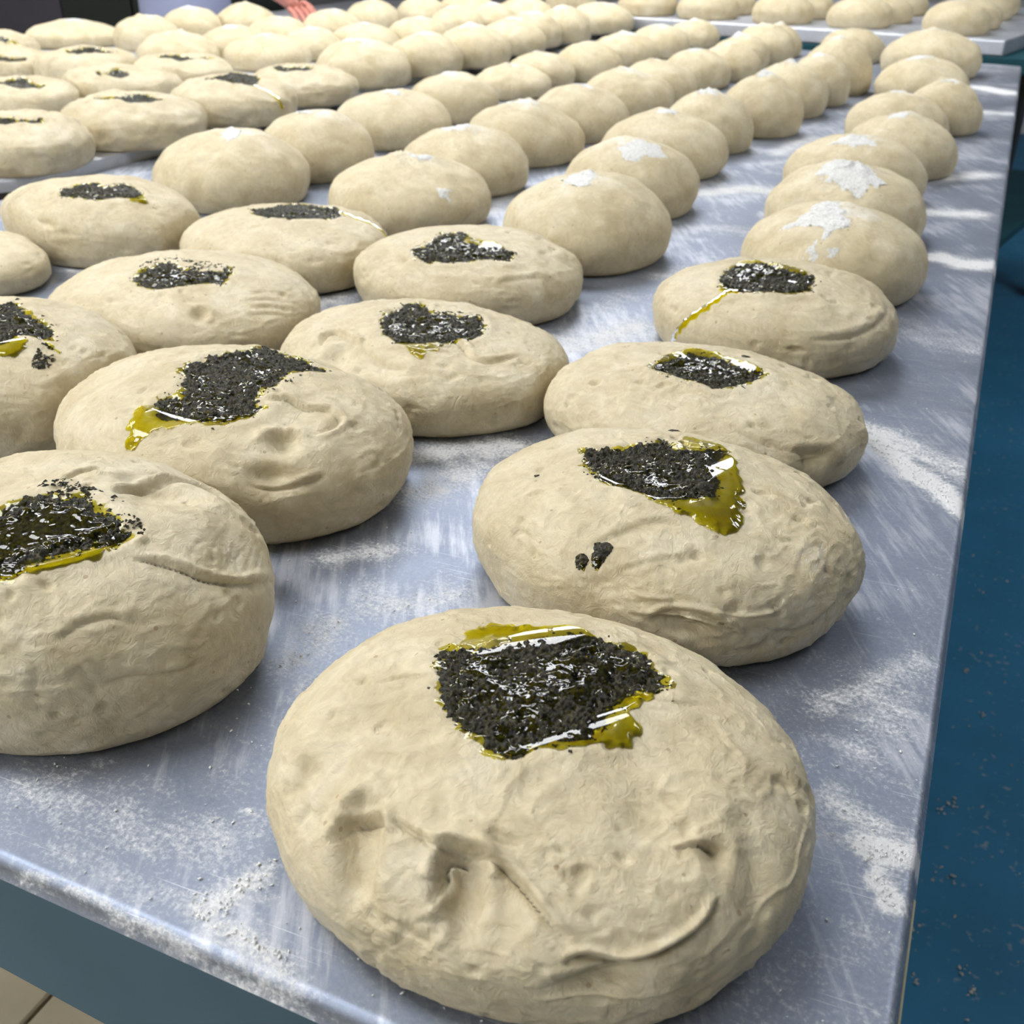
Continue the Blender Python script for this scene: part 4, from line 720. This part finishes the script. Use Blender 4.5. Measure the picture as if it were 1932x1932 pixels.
def add_paste(n, o, bvh, seed, step):
    D = DOUGH[n]; h = D['p'][3]; zmax = h*1.4
    off = np.array([seed*1.1, seed*.37, 0])
    far = n[0] == 'Q'
    for pl in D.get('pesto', []):
        X, Y, nx, ny = patch(bvh, pl, step, .006, zmax)
        P = np.stack([X, Y, np.zeros_like(X)], -1)
        sd = poly_sd(X, Y, pl)
        ed = sd+(fbm(P*260+off, seed, 3)-.5)*.0065+(fbm(P*700+off, seed+2, 2)-.5)*.003
        t = .0030*sstep(0, .009, ed)+.0006*sstep(-.001, .001, ed)
        gr = (fbm(P*420+off, seed+5, 3)-.5)*.0038+(vnoise(P*1000+off, seed+8)-.5)*.0017
        t = t+gr*sstep(-.001, .003, ed)
        ok = (ed > -.0006)
        Z = np.full(len(X), np.nan); i = np.where(ed > -.004)[0]; Z[i] = top_z(bvh, X[i], Y[i], zmax)
        Z = Z+np.maximum(t, .0002)-np.where(ok, 0, .001)
        me = patch_mesh('pesto_topping', X, Y, Z, ok, nx, ny)
        if me: obj('pesto_topping', me, M['pesto'], o)
    wet = WET.get(n, -.0004)
    for pl in D.get('pesto', []):
        # oil that has soaked out of the paste: a thin halo on the dough and a film between the grains
        X, Y, nx, ny = patch(bvh, pl, step*1.2, .009, zmax); P = np.stack([X, Y, np.zeros_like(X)], -1)
        sd = poly_sd(X, Y, pl); nz = fbm(P*150+off, seed+14, 3)-.5
        ed = sd+.0022+nz*.012
        Z = np.full(len(X), np.nan); i = np.where(ed > -.003)[0]; Z[i] = top_z(bvh, X[i], Y[i], zmax)
        e2 = sd+(fbm(P*260+off, seed, 3)-.5)*.0065
        t = .0004*sstep(0, .003, ed)+.0030*sstep(.001, .010, e2)+(wet+(fbm(P*70+off, seed+15, 2)-.5)*.0032+(fbm(P*300+off, seed+16, 2)-.5)*.0008)*sstep(.002, .008, e2)
        t = np.maximum(t, .00006)
        me = patch_mesh('oil_film', X, Y, Z+t, ed > 0, nx, ny, ('depth', np.clip(.25+.5*sstep(0, .003, ed)+1.2*sstep(.002, .008, e2), 0, 2)))
        if me: obj('oil_film', me, M['oil'], o)
    for pl in D.get('oil', []):
        X, Y, nx, ny = patch(bvh, pl, step*.9, .004, zmax)
        P = np.stack([X, Y, np.zeros_like(X)], -1)
        ed = poly_sd(X, Y, pl)+(fbm(P*170+off, seed+3, 2)-.5)*.005
        Z = np.full(len(X), np.nan); i = np.where(ed > -.003)[0]; Z[i] = top_z(bvh, X[i], Y[i], zmax)
        g = i[~np.isnan(Z[i]) & (ed[i] > 0)]
        if len(g) < 12: continue
        # the liquid settles to a smooth surface over the bumpy dough, with a rounded edge
        A = lambda x, y: np.stack([np.ones_like(x), x, y, x*x, x*y, y*y], -1)
        xm, ym = X[g].mean(), Y[g].mean(); sc_ = 50.0
        cf = np.linalg.lstsq(A((X[g]-xm)*sc_, (Y[g]-ym)*sc_), Z[g], rcond=None)[0]
        
        if n in ('P2', 'P5', 'P8', 'P9') or (n == 'P1' and pl is D['oil'][0]): cf[1:3] *= .35
        lv = A((X-xm)*sc_, (Y-ym)*sc_)@cf+.0016
        rim = .0034*np.sqrt(np.clip(ed/.010, 0, 1))
        dep = np.clip(lv-Z, .00012, np.maximum(rim, .0001))
        dep = np.where(ed < .0012, np.minimum(dep, rim), dep)
        zz = Z+dep
        deep = sstep(.004, .009, ed)
        zz = zz*(1-deep)+np.maximum(lv, Z+.0003)*deep
        dep = np.maximum(zz-Z, 0)
        me = patch_mesh('oil_pool', X, Y, zz, ed > 0, nx, ny, ('depth', np.clip(dep*1000, .15, 7)))
        if me: obj('oil_pool', me, M['oil'], o)
    # loose flecks: around the rim of the paste
    rs = np.random.RandomState(seed+77); F_ = []
    zones = [(pl, 60, True) for pl in D.get('pesto', [])]+[(pl, 260, False) for pl in D.get('scatter', [])]
    if far: zones = [(pl, 14, True) for pl in D.get('pesto', [])]
    for pl, cnt, rim in zones:
        p = np.asarray(pl); lo = p.min(0)-.01; hi = p.max(0)+.01
        c = rs.uniform(lo, hi, (cnt*14, 2)); sd = poly_sd(c[:, 0], c[:, 1], pl)
        if rim: w = np.exp(-((sd+.001)/.0035)**2); keep = (rs.rand(len(c)) < w) & (sd < .004)
        else: keep = (sd > -.002) & (fbm(np.c_[c*170, np.zeros(len(c))]+off, seed+6, 2) > .5)
        F_.append(c[keep][:cnt])
    if F_:
        c = np.vstack(F_); z = top_z(bvh, c[:, 0], c[:, 1], zmax); ok = ~np.isnan(z); c = c[ok]; z = z[ok]
        if len(c):
            me = flecks_mesh('herb_flecks', np.c_[c, z], rs, .0004, .0013 if not far else .002)
            f = obj('herb_flecks', me, M['pesto'], o); f['kind'] = 'stuff'
    for (cx_, cy_, r_) in D.get('drops', []):
        pl = [(cx_+r_*1.1*math.cos(t)*(1+.2*math.sin(3*t)), cy_+r_*1.0*math.sin(t)) for t in np.linspace(0, 6.28, 12, endpoint=False)]
        X, Y, nx, ny = patch(bvh, pl, step*.6, .002, zmax); sd = poly_sd(X, Y, pl); Z = top_z(bvh, X, Y, zmax)
        P = np.stack([X, Y, np.zeros_like(X)], -1)
        t = np.sqrt(np.clip(sd/r_, 0, 1))*r_*.42+(fbm(P*600+off, seed, 2)-.5)*.0009*(sd > .0006)
        me = patch_mesh('pesto_drop', X, Y, Z+t, sd > 0, nx, ny)
        if me: obj('pesto_drop', me, M['pesto'], o)
    for pts, w in D.get('trickle', []):
        P_ = smooth_line(pts, 5); X = []; 
        V_ = []; dd = []
        tri = []
        cen = P_
        tan = np.gradient(cen, axis=0)
        for i in range(len(cen)):
            t = tan[i]/(np.linalg.norm(tan[i])+1e-9)
            near = bvh.find_nearest(Vector(cen[i])); nrm = np.array(near[1]); base = np.array(near[0])
            sdv = np.cross(nrm, t); sdv /= np.linalg.norm(sdv)+1e-9
            ww = w*.72*(1+.38*math.sin(i*1.7+seed))
            for j, sx in enumerate((-1, -.6, 0, .6, 1)):
                q0 = bvh.find_nearest(Vector(base+sdv*sx*ww)); V_.append(np.array(q0[0])+np.array(q0[1])*(.0001+.0016*(1-sx*sx)*(1+.3*math.sin(i*2.3)))); dd.append(.9+1.8*(1-sx*sx))
        R_ = len(cen); idx = np.arange(R_*5).reshape(R_, 5)
        q = np.stack([idx[:-1, :-1], idx[:-1, 1:], idx[1:, 1:], idx[1:, :-1]], -1).reshape(-1, 4)
        me = mesh_np('oil_trickle', np.array(V_), q); attr(me, 'depth', np.array(dd)); obj('oil_trickle', me, M['oil_thin'], o)
def flecks_mesh(name, C, rs, s0, s1, smooth=False):
    octa = np.array([[1, 0, 0], [-1, 0, 0], [0, 1, 0], [0, -1, 0], [0, 0, 1], [0, 0, -1]], float)
    of = np.array([[0, 2, 4], [2, 1, 4], [1, 3, 4], [3, 0, 4], [2, 0, 5], [1, 2, 5], [3, 1, 5], [0, 3, 5]])
    n = len(C); sz = rs.uniform(s0, s1, (n, 1, 1))*rs.uniform(.45, 1.5, (n, 6, 1))*np.array([1, 1, .7]); a = rs.uniform(0, 6.28, n)
    R_ = np.zeros((n, 3, 3)); R_[:, 0, 0] = np.cos(a); R_[:, 0, 1] = -np.sin(a); R_[:, 1, 0] = np.sin(a); R_[:, 1, 1] = np.cos(a); R_[:, 2, 2] = 1
    V = np.einsum('nij,nkj->nki', R_, octa[None]*sz*np.array([1.4, .8, 1]))+C[:, None, :]
    T = of[None]+(np.arange(n)*6)[:, None, None]
    return mesh_np(name, V.reshape(-1, 3), None, T.reshape(-1, 3), smooth=smooth)
def add_flour_cap(n, o, bvh, seed, step, rng):
    D = DOUGH[n]; x, y, a, h, br = D['p']; zmax = h*1.4; off = np.array([seed*.9, seed*.41, 0])
    pls = D.get('flour')
    if pls is None:
        c0 = rng.uniform(-.16, .16, 2)*a; rx = a*rng.uniform(.16, .34); ry = a*rng.uniform(.10, .2); an = rng.uniform(-.6, .9)
        pls = [[(c0[0]+math.cos(an)*rx*math.cos(t)-math.sin(an)*ry*math.sin(t), c0[1]+math.sin(an)*rx*math.cos(t)+math.cos(an)*ry*math.sin(t)) for t in np.linspace(0, 6.28, 14, endpoint=False)]]
    for pl in pls:
        X, Y, nx, ny = patch(bvh, pl, step, .006, zmax); P = np.stack([X, Y, np.zeros_like(X)], -1)
        ed = poly_sd(X, Y, pl)+(fbm(P*110+off, seed, 3)-.5)*.016+(fbm(P*420+off, seed+3, 2)-.5)*.006
        Z = np.full(len(X), np.nan); i = np.where(ed > -.004)[0]; Z[i] = top_z(bvh, X[i], Y[i], zmax)
        t = .0007*sstep(0, .003, ed)+(fbm(P*300+off, seed+5, 3)-.4)*.0022*sstep(0, .002, ed)
        me = patch_mesh('flour_patch', X, Y, Z+np.maximum(t, -.0003), ed > 0, nx, ny)
        if me:
            f = obj('flour_patch', me, M['flour'], o); f['label'] = 'dry white flour left on the crown'

PL = {
 'P1': ('large flattened dough ball at the table corner, frontmost, two finger dents under its pesto', ),
 'P2': ('dough ball second from the front on the right, two stray pesto drops on its face', ),
 'P3': ('dough ball third from the front on the right, diamond-shaped pesto pool', ),
 'P4': ('pesto dough ball with yellow oil trickle, before the first floured ball at right', ),
 'P5': ('large dough ball cut off by left edge, nearest one, glossy pesto', ),
 'P6': ('dough ball with lopsided pesto patch spilling yellow oil leftward and an eye-shaped dent', ),
 'P7': ('dough ball cut off by left edge, second nearest, yellow oil below pesto', ),
 'P8': ('dough ball in the centre with pesto ending in a pointed yellow oil puddle', ),
 'P9': ('dough ball with sunken dark pesto well, between left edge and the centre ball', ),
 'P10': ('dough ball in front of the tall floured balls, boot-shaped grey pesto patch', ),
 'P11': ('dough ball with flat grey pesto strip seen edge-on and oil running to its right', ),
 'P12': ('dough ball at left in front of the higher table, crumbly speckled pesto', ),
 'P13': ('small dough ball at the left edge showing no pesto, between two pesto rows', ),
 'Q1': ('nearest dough ball on the left table, at the left edge, thin line of pesto', ),
 'Q2': ('broad dough ball at the front of the left table, small leaf-shaped pesto', ),
 'Q3': ('dough ball on the left table with ragged pesto and oil trickling down its right side', ),
 'Q4': ('dough ball on the left table touching the nearest floured ball there', ),
 'Q5': ('dough ball on the left table at the left edge, second row, dark pesto line', ),
 'Q6': ('dough ball on the left table with a deep round pesto hole', ),
 'Q7': ('dough ball on the left table with thin broken pesto line, behind the ragged one', ),
 'Q8': ('flat dough ball on left table, thin grey pesto line, behind the round-hole one', ),
 'Q9': ('dough ball on the left table at the left edge with thick olive pesto band', ),
 'Q10': ('farthest pesto dough ball at the left edge, yellow oil beside its small pesto', ),
}
ORD = ['first', 'second', 'third', 'fourth', 'fifth', 'sixth', 'seventh', 'eighth', 'ninth', 'tenth', 'eleventh']
COLN = {'A': ('right-edge column of front table', 'floured dough balls on the front steel table'),
        'B': ('second column from right, front table', 'floured dough balls on the front steel table'),
        'C': ('third column from right, front table', 'floured dough balls on the front steel table'),
        'D': ('leftmost column of front table', 'floured dough balls on the front steel table'),
        'E': ('right-edge column of left table', 'floured dough balls on the left steel table'),
        'F': ('second column from right, left table', 'floured dough balls on the left steel table'),
        'G': ('third column from right, left table', 'floured dough balls on the left steel table'),
        'H': ('fourth column from right, left table', 'floured dough balls on the left steel table'),
        'T': ('front row of the raised far tray', 'floured dough balls on the raised far tray'),
        'U': ('second row of the raised far tray', 'floured dough balls on the raised far tray'),
        'V': ('third row of the raised far tray', 'floured dough balls on the raised far tray'),
        'W': ('last row of the raised far tray', 'floured dough balls on the raised far tray')}
LOOK = {'A1': 'floured dough ball with a thick white flour trail', 'A2': 'floured dough ball with a wide white flour crust', 'B1': 'tall smooth dough ball, flour clump on top, first',
        'C1': 'wide smooth dough ball, small flour spot, first', 'D1': 'pointed smooth dough ball with a floury tip'}
RES = {'P1': (430, 190), 'P2': (330, 140), 'P5': (340, 150), 'P6': (290, 120), 'P3': (260, 110), 'P8': (260, 110), 'P7': (240, 100), 'P9': (230, 90), 'P4': (230, 90), 'P10': (200, 80), 'P11': (180, 70), 'P12': (180, 70), 'P13': (140, 56)}
for si, n in enumerate(NAMES):
    x, y, a, h, br = DOUGH[n]['p']; zs = ZS[surf(n)]; dist = math.hypot(x, y)
    seed = 11+si*7
    NP, NR = RES.get(n, (100, 44) if dist > 1.5 else (130, 58))
    if n[0] in 'TUVWFGH': NP, NR = 72, 32
    me, V, quads, tris, rng = build_dough(n, NP, NR, seed)
    kind = 'P' if n[0] in 'PQ' else 'F'
    o = obj('dough_ball', me, M['dough' if kind == 'P' else 'dough_floured'], None, (x, y, zs))
    if kind == 'P':
        tag(o, PL[n][0], 'dough', 'pesto dough balls on the front table' if n[0] == 'P' else 'pesto dough balls on the left table')
    else:
        i = int(n[1:])-(0 if n[0] == 'T' else 1); cn, gr = COLN[n[0]]
        if n[0] in 'TUVW':
            lab = 'floured dough ball, %s from the left in the %s' % (ORD[i], cn)
            if n[0] == 'W': lab = 'floured dough ball, farthest one at the right end of the raised far tray'
        else: lab = '%s, %s from front, %s' % (LOOK.get(n, 'floured dough ball'), ORD[i], cn) if n not in LOOK else LOOK[n]+' in '+cn
        tag(o, lab, 'dough', gr)
    bvh = bvh_of(V, quads, tris)
    if kind == 'P': add_paste(n, o, bvh, seed, max(.00055, dist*.0010))
    else: add_flour_cap(n, o, bvh, seed, max(.0012, dist*.0014), rng)

# ------------------------------------------------------------------ loose flour on the front table
rs = np.random.RandomState(5)
Xc = rs.uniform(-1.19, .03, 420000); Yc = .186+rs.rand(420000)**1.6*1.3
ff = flour_field(Xc, Yc); keep = (rs.rand(len(Xc)) < np.clip((ff-.28)*1.0, 0, 1)**1.5+.004*(Yc < .8)) & (Yc < far_y(Xc)-.02)
C_ = np.c_[Xc, Yc, np.full(len(Xc), .9006)][keep][:26000]
o = obj('loose_flour', flecks_mesh('loose_flour', C_, rs, .00025, .0008, True), M['flour_grain']); tag(o, 'loose white flour grains scattered on the front steel table', 'flour', kind='stuff')
# scraps on the blue floor
Cs = np.array([(.105, 1.33), (.15, 1.34), (.165, 1.36), (.13, 1.08), (.145, 1.0), (.2, 1.05), (.21, 1.02), (.22, .97), (.16, 1.72), (.2, 1.6), (.17, 1.2)])
C2 = np.vstack([np.c_[Cs[i]+rs.normal(0, .006, (6, 2)), np.full(6, .003)] for i in range(len(Cs))])
C3 = np.c_[rs.uniform(.06, .6, 130), rs.uniform(.6, 3.0, 130), np.full(130, .0013)]
o = obj('flour_scraps', flecks_mesh('flour_scraps', np.vstack([C2, C3]), rs, .001, .003), plain('dry dough scraps', (.50, .46, .40), .9)); tag(o, 'dry dough scraps and flour specks on the dark blue floor', 'scraps', kind='stuff')

# ------------------------------------------------------------------ background furniture
def cabinet(x0, x1, y0, y1, h, m, label):
    r = empty('storage_cabinet', (x0, y0, 0)); tag(r, label, 'cabinet')
    w = x1-x0; dpt = y1-y0
    bm = bmesh.new(); add_box(bm, (0, .02, .06), (w, dpt, h), .006); bm_obj('body', bm, m, r)
    bm = bmesh.new(); add_box(bm, (.03, .05, 0.001), (w-.03, dpt-.03, .06)); bm_obj('plinth', bm, M['black'], r)
    for s in (0, 1):
        bm = bmesh.new(); add_box(bm, (s*w/2+.006, 0, .08), ((s+1)*w/2-.006, .019, h-.02), .004); dr = bm_obj('door', bm, m, r)
        bm = bmesh.new(); xh = w/2+(.03 if s else -.03); add_tube(bm, (xh, -.02, h*.5), (xh, -.02, h*.5+.16), .006)
        add_tube(bm, (xh, -.02, h*.5+.02), (xh, .0, h*.5+.02), .004, 8); add_tube(bm, (xh, -.02, h*.5+.14), (xh, .0, h*.5+.14), .004, 8); bm_obj('handle', bm, M['steel_clean'], dr)
cabinet(-4.75, -3.80, 3.70, 4.2, 1.9, M['dark_grey'], 'tall dark grey cabinet behind the doughs at the far left')
cabinet(-3.76, -2.98, 3.66, 4.2, 1.9, M['black_green'], 'tall blackish green cabinet behind the person in white')
r = empty('back_bench', (-2.37, 4.45, 0)); tag(r, 'dark slate bench with pale top behind the far left doughs', 'bench')
bm = bmesh.new(); add_box(bm, (-.56, -.35, .835), (.62, .35, .862), .004); bm_obj('bench_top', bm, M['steel_clean'], r)
bm = bmesh.new(); add_box(bm, (-.54, -.33, .10), (.60, .33, .835)); bm_obj('body', bm, M['slate'], r)
for sx in (-.48, .54):
    for sy in (-.28, .28):
        bm = bmesh.new(); add_tube(bm, (sx, sy, .001), (sx, sy, .10), .02); bm_obj('leg', bm, M['black'], r)

# ------------------------------------------------------------------ baker
def skinned(name, chains, m, parent, levels=2, root=0):
    """chains: list of [(x,y,z,radius)...]; a chain whose first point repeats an earlier point is joined there"""
    V_, E_, R_ = [], [], []
    for ch in chains:
        prev = None
        for (x, y, z, r) in ch:
            hit = next((i for i, v in enumerate(V_) if (Vector(v)-Vector((x, y, z))).length < 1e-5), None)
            if hit is None: V_.append((x, y, z)); R_.append(r); hit = len(V_)-1
            if prev is not None and prev != hit: E_.append((prev, hit))
            prev = hit
    me = bpy.data.meshes.new(name); me.from_pydata(V_, E_, []); o = obj(name, me, m, parent)
    o.modifiers.new('skin', 'SKIN'); sv = me.skin_vertices[0].data
    for i, rr in enumerate(R_): sv[i].radius = rr if isinstance(rr, tuple) else (rr, rr)
    for i in range(len(V_)): sv[i].use_root = (i == root)
    o.modifiers['skin'].use_smooth_shade = True
    s = o.modifiers.new('sub', 'SUBSURF'); s.levels = levels; s.render_levels = levels
    return o
bk = empty('person', (-2.76, 3.27, 0), math.radians(35)); tag(bk, 'person in white jacket behind the left table, one hand down among the doughs', 'person')
Rinv = Matrix.Rotation(-math.radians(35), 3, 'Z')
def L_(x, y, z): v = Rinv @ Vector((x+2.76, y-3.27, z)); return (v.x, v.y, v.z)
el = L_(-2.52, 3.24, 1.06); wr = L_(-2.245, 3.115, 1.005); pm = L_(-2.175, 3.075, .985); kn = L_(-2.11, 3.045, .962)
shl = (.19, 0.0, 1.42); shr = (-.19, 0.0, 1.42)
chains = [[(0, .02, .95, (.155, .11)), (0, .02, 1.10, (.14, .10)), (0, .01, 1.28, (.165, .115)), (0, .0, 1.44, (.13, .085)), (0, -.01, 1.52, (.055, .055)), (0, -.03, 1.60, (.07, .085)), (0, -.03, 1.69, (.078, .098)), (0, -.02, 1.76, (.05, .06))],
          [(0, .0, 1.44, (.13, .085)), (*shl, .062), (*el, .042), (*wr, .028), (*pm, (.040, .024)), (*kn, (.042, .022))],
          [(0, .0, 1.44, (.13, .085)), (*shr, .062), (-.25, .02, 1.17, .042), (-.16, -.19, 1.24, .029), (-.13, -.24, 1.26, (.038, .022)), (-.10, -.28, 1.27, (.036, .02))],
          [(0, .02, .95, (.155, .11)), (.09, .02, .86, .085), (.10, .02, .48, .055), (.105, .05, .10, .037), (.105, -.08, .03, (.04, .03))],
          [(0, .02, .95, (.155, .11)), (-.09, .02, .86, .085), (-.10, .02, .48, .055), (-.105, .05, .10, .037), (-.105, -.08, .03, (.04, .03))]]
body = skinned('body', chains, M['skin'], bk)
def fingers(base, tip_dir, side_dir, down):
    b0 = Vector(base); t = Vector(tip_dir).normalized(); s = Vector(side_dir).normalized(); dn = Vector(down).normalized()
    for i, (off, ln) in enumerate(((-.033, .062), (-.011, .070), (.011, .066), (.032, .054))):
        p = b0+s*off; pts = [p-t*.012, p+t*ln*.45+dn*.004, p+t*ln*.75+dn*.018, p+t*ln*.86+dn*.038]
        skinned('finger', [[(*q, r) for q, r in zip(pts, (.0098, .0092, .0086, .0074))]], M['skin'], body, 2)
    p = b0-t*.055-s*.032; pts = [p, p-s*.022+t*.018+dn*.006, p-s*.028+t*.045+dn*.02, p-s*.022+t*.066+dn*.03]
    skinned('thumb', [[(*q, r) for q, r in zip(pts, (.013, .0115, .010, .008))]], M['skin'], body, 2)
td = Vector(kn)-Vector(wr); sdv = td.cross(Vector((0, 0, 1)))
fingers(kn, td, sdv, (0, 0, -1))
fingers((-.10, -.28, 1.27), (.6, -.75, .1), (.1, -.1, 1), (.75, .6, 0))
# clothing
skinned('jacket', [[(0, .02, .80, (.185, .145)), (0, .02, .95, (.178, .135)), (0, .02, 1.10, (.165, .125)), (0, .01, 1.28, (.188, .138)), (0, .0, 1.43, (.15, .105)), (0, -.005, 1.49, (.075, .075))],
                   [(0, .0, 1.43, (.15, .105)), (*shl, .082), (shl[0]*.45+el[0]*.55, shl[1]*.45+el[1]*.55, shl[2]*.45+el[2]*.55, .066)],
                   [(0, .0, 1.43, (.15, .105)), (*shr, .082), (-.235, .017, 1.26, .066)]], M['jacket'], bk)
skinned('trousers', [[(0, .02, .93, (.165, .125)), (0, .02, .84, (.15, .11)), (.09, .02, .74, .095), (.10, .02, .48, .075), (.105, .045, .09, .06)], [(0, .02, .84, (.15, .11)), (-.09, .02, .74, .095), (-.10, .02, .48, .075), (-.105, .045, .09, .06)]], M['trousers'], bk)
for s in (-1, 1):
    skinned('shoe', [[(s*.105, .06, .045, (.045, .042)), (s*.105, -.03, .042, (.048, .04)), (s*.11, -.13, .035, (.046, .032)), (s*.11, -.17, .03, (.034, .024))]], M['black'], bk)
skinned('hair', [[(0, .035, 1.60, (.06, .05)), (0, .02, 1.70, (.086, .088)), (0, .0, 1.775, (.07, .085))]], M['hair'], bk)
for s in (-1, 1):
    bm = bmesh.new(); bmesh.ops.create_uvsphere(bm, u_segments=12, v_segments=8, radius=.012, matrix=Matrix.Translation((s*.03, -.112, 1.67))); bm_obj('eye', bm, M['eye'], bk, smooth=True)
    bm = bmesh.new(); bmesh.ops.create_uvsphere(bm, u_segments=12, v_segments=8, radius=.03, matrix=Matrix.Translation((s*.082, -.02, 1.655)) @ Matrix.Diagonal((.35, .7, 1.05, 1))); bm_obj('ear', bm, M['skin'], bk, smooth=True)
skinned('nose', [[(0, -.112, 1.665, .008), (0, -.128, 1.64, .012), (0, -.132, 1.628, .014)]], M['skin'], bk)
bm = bmesh.new(); bmesh.ops.create_uvsphere(bm, u_segments=14, v_segments=8, radius=.024, matrix=Matrix.Translation((0, -.112, 1.598)) @ Matrix.Diagonal((1, .35, .3, 1))); bm_obj('mouth', bm, M['lip'], bk, smooth=True)
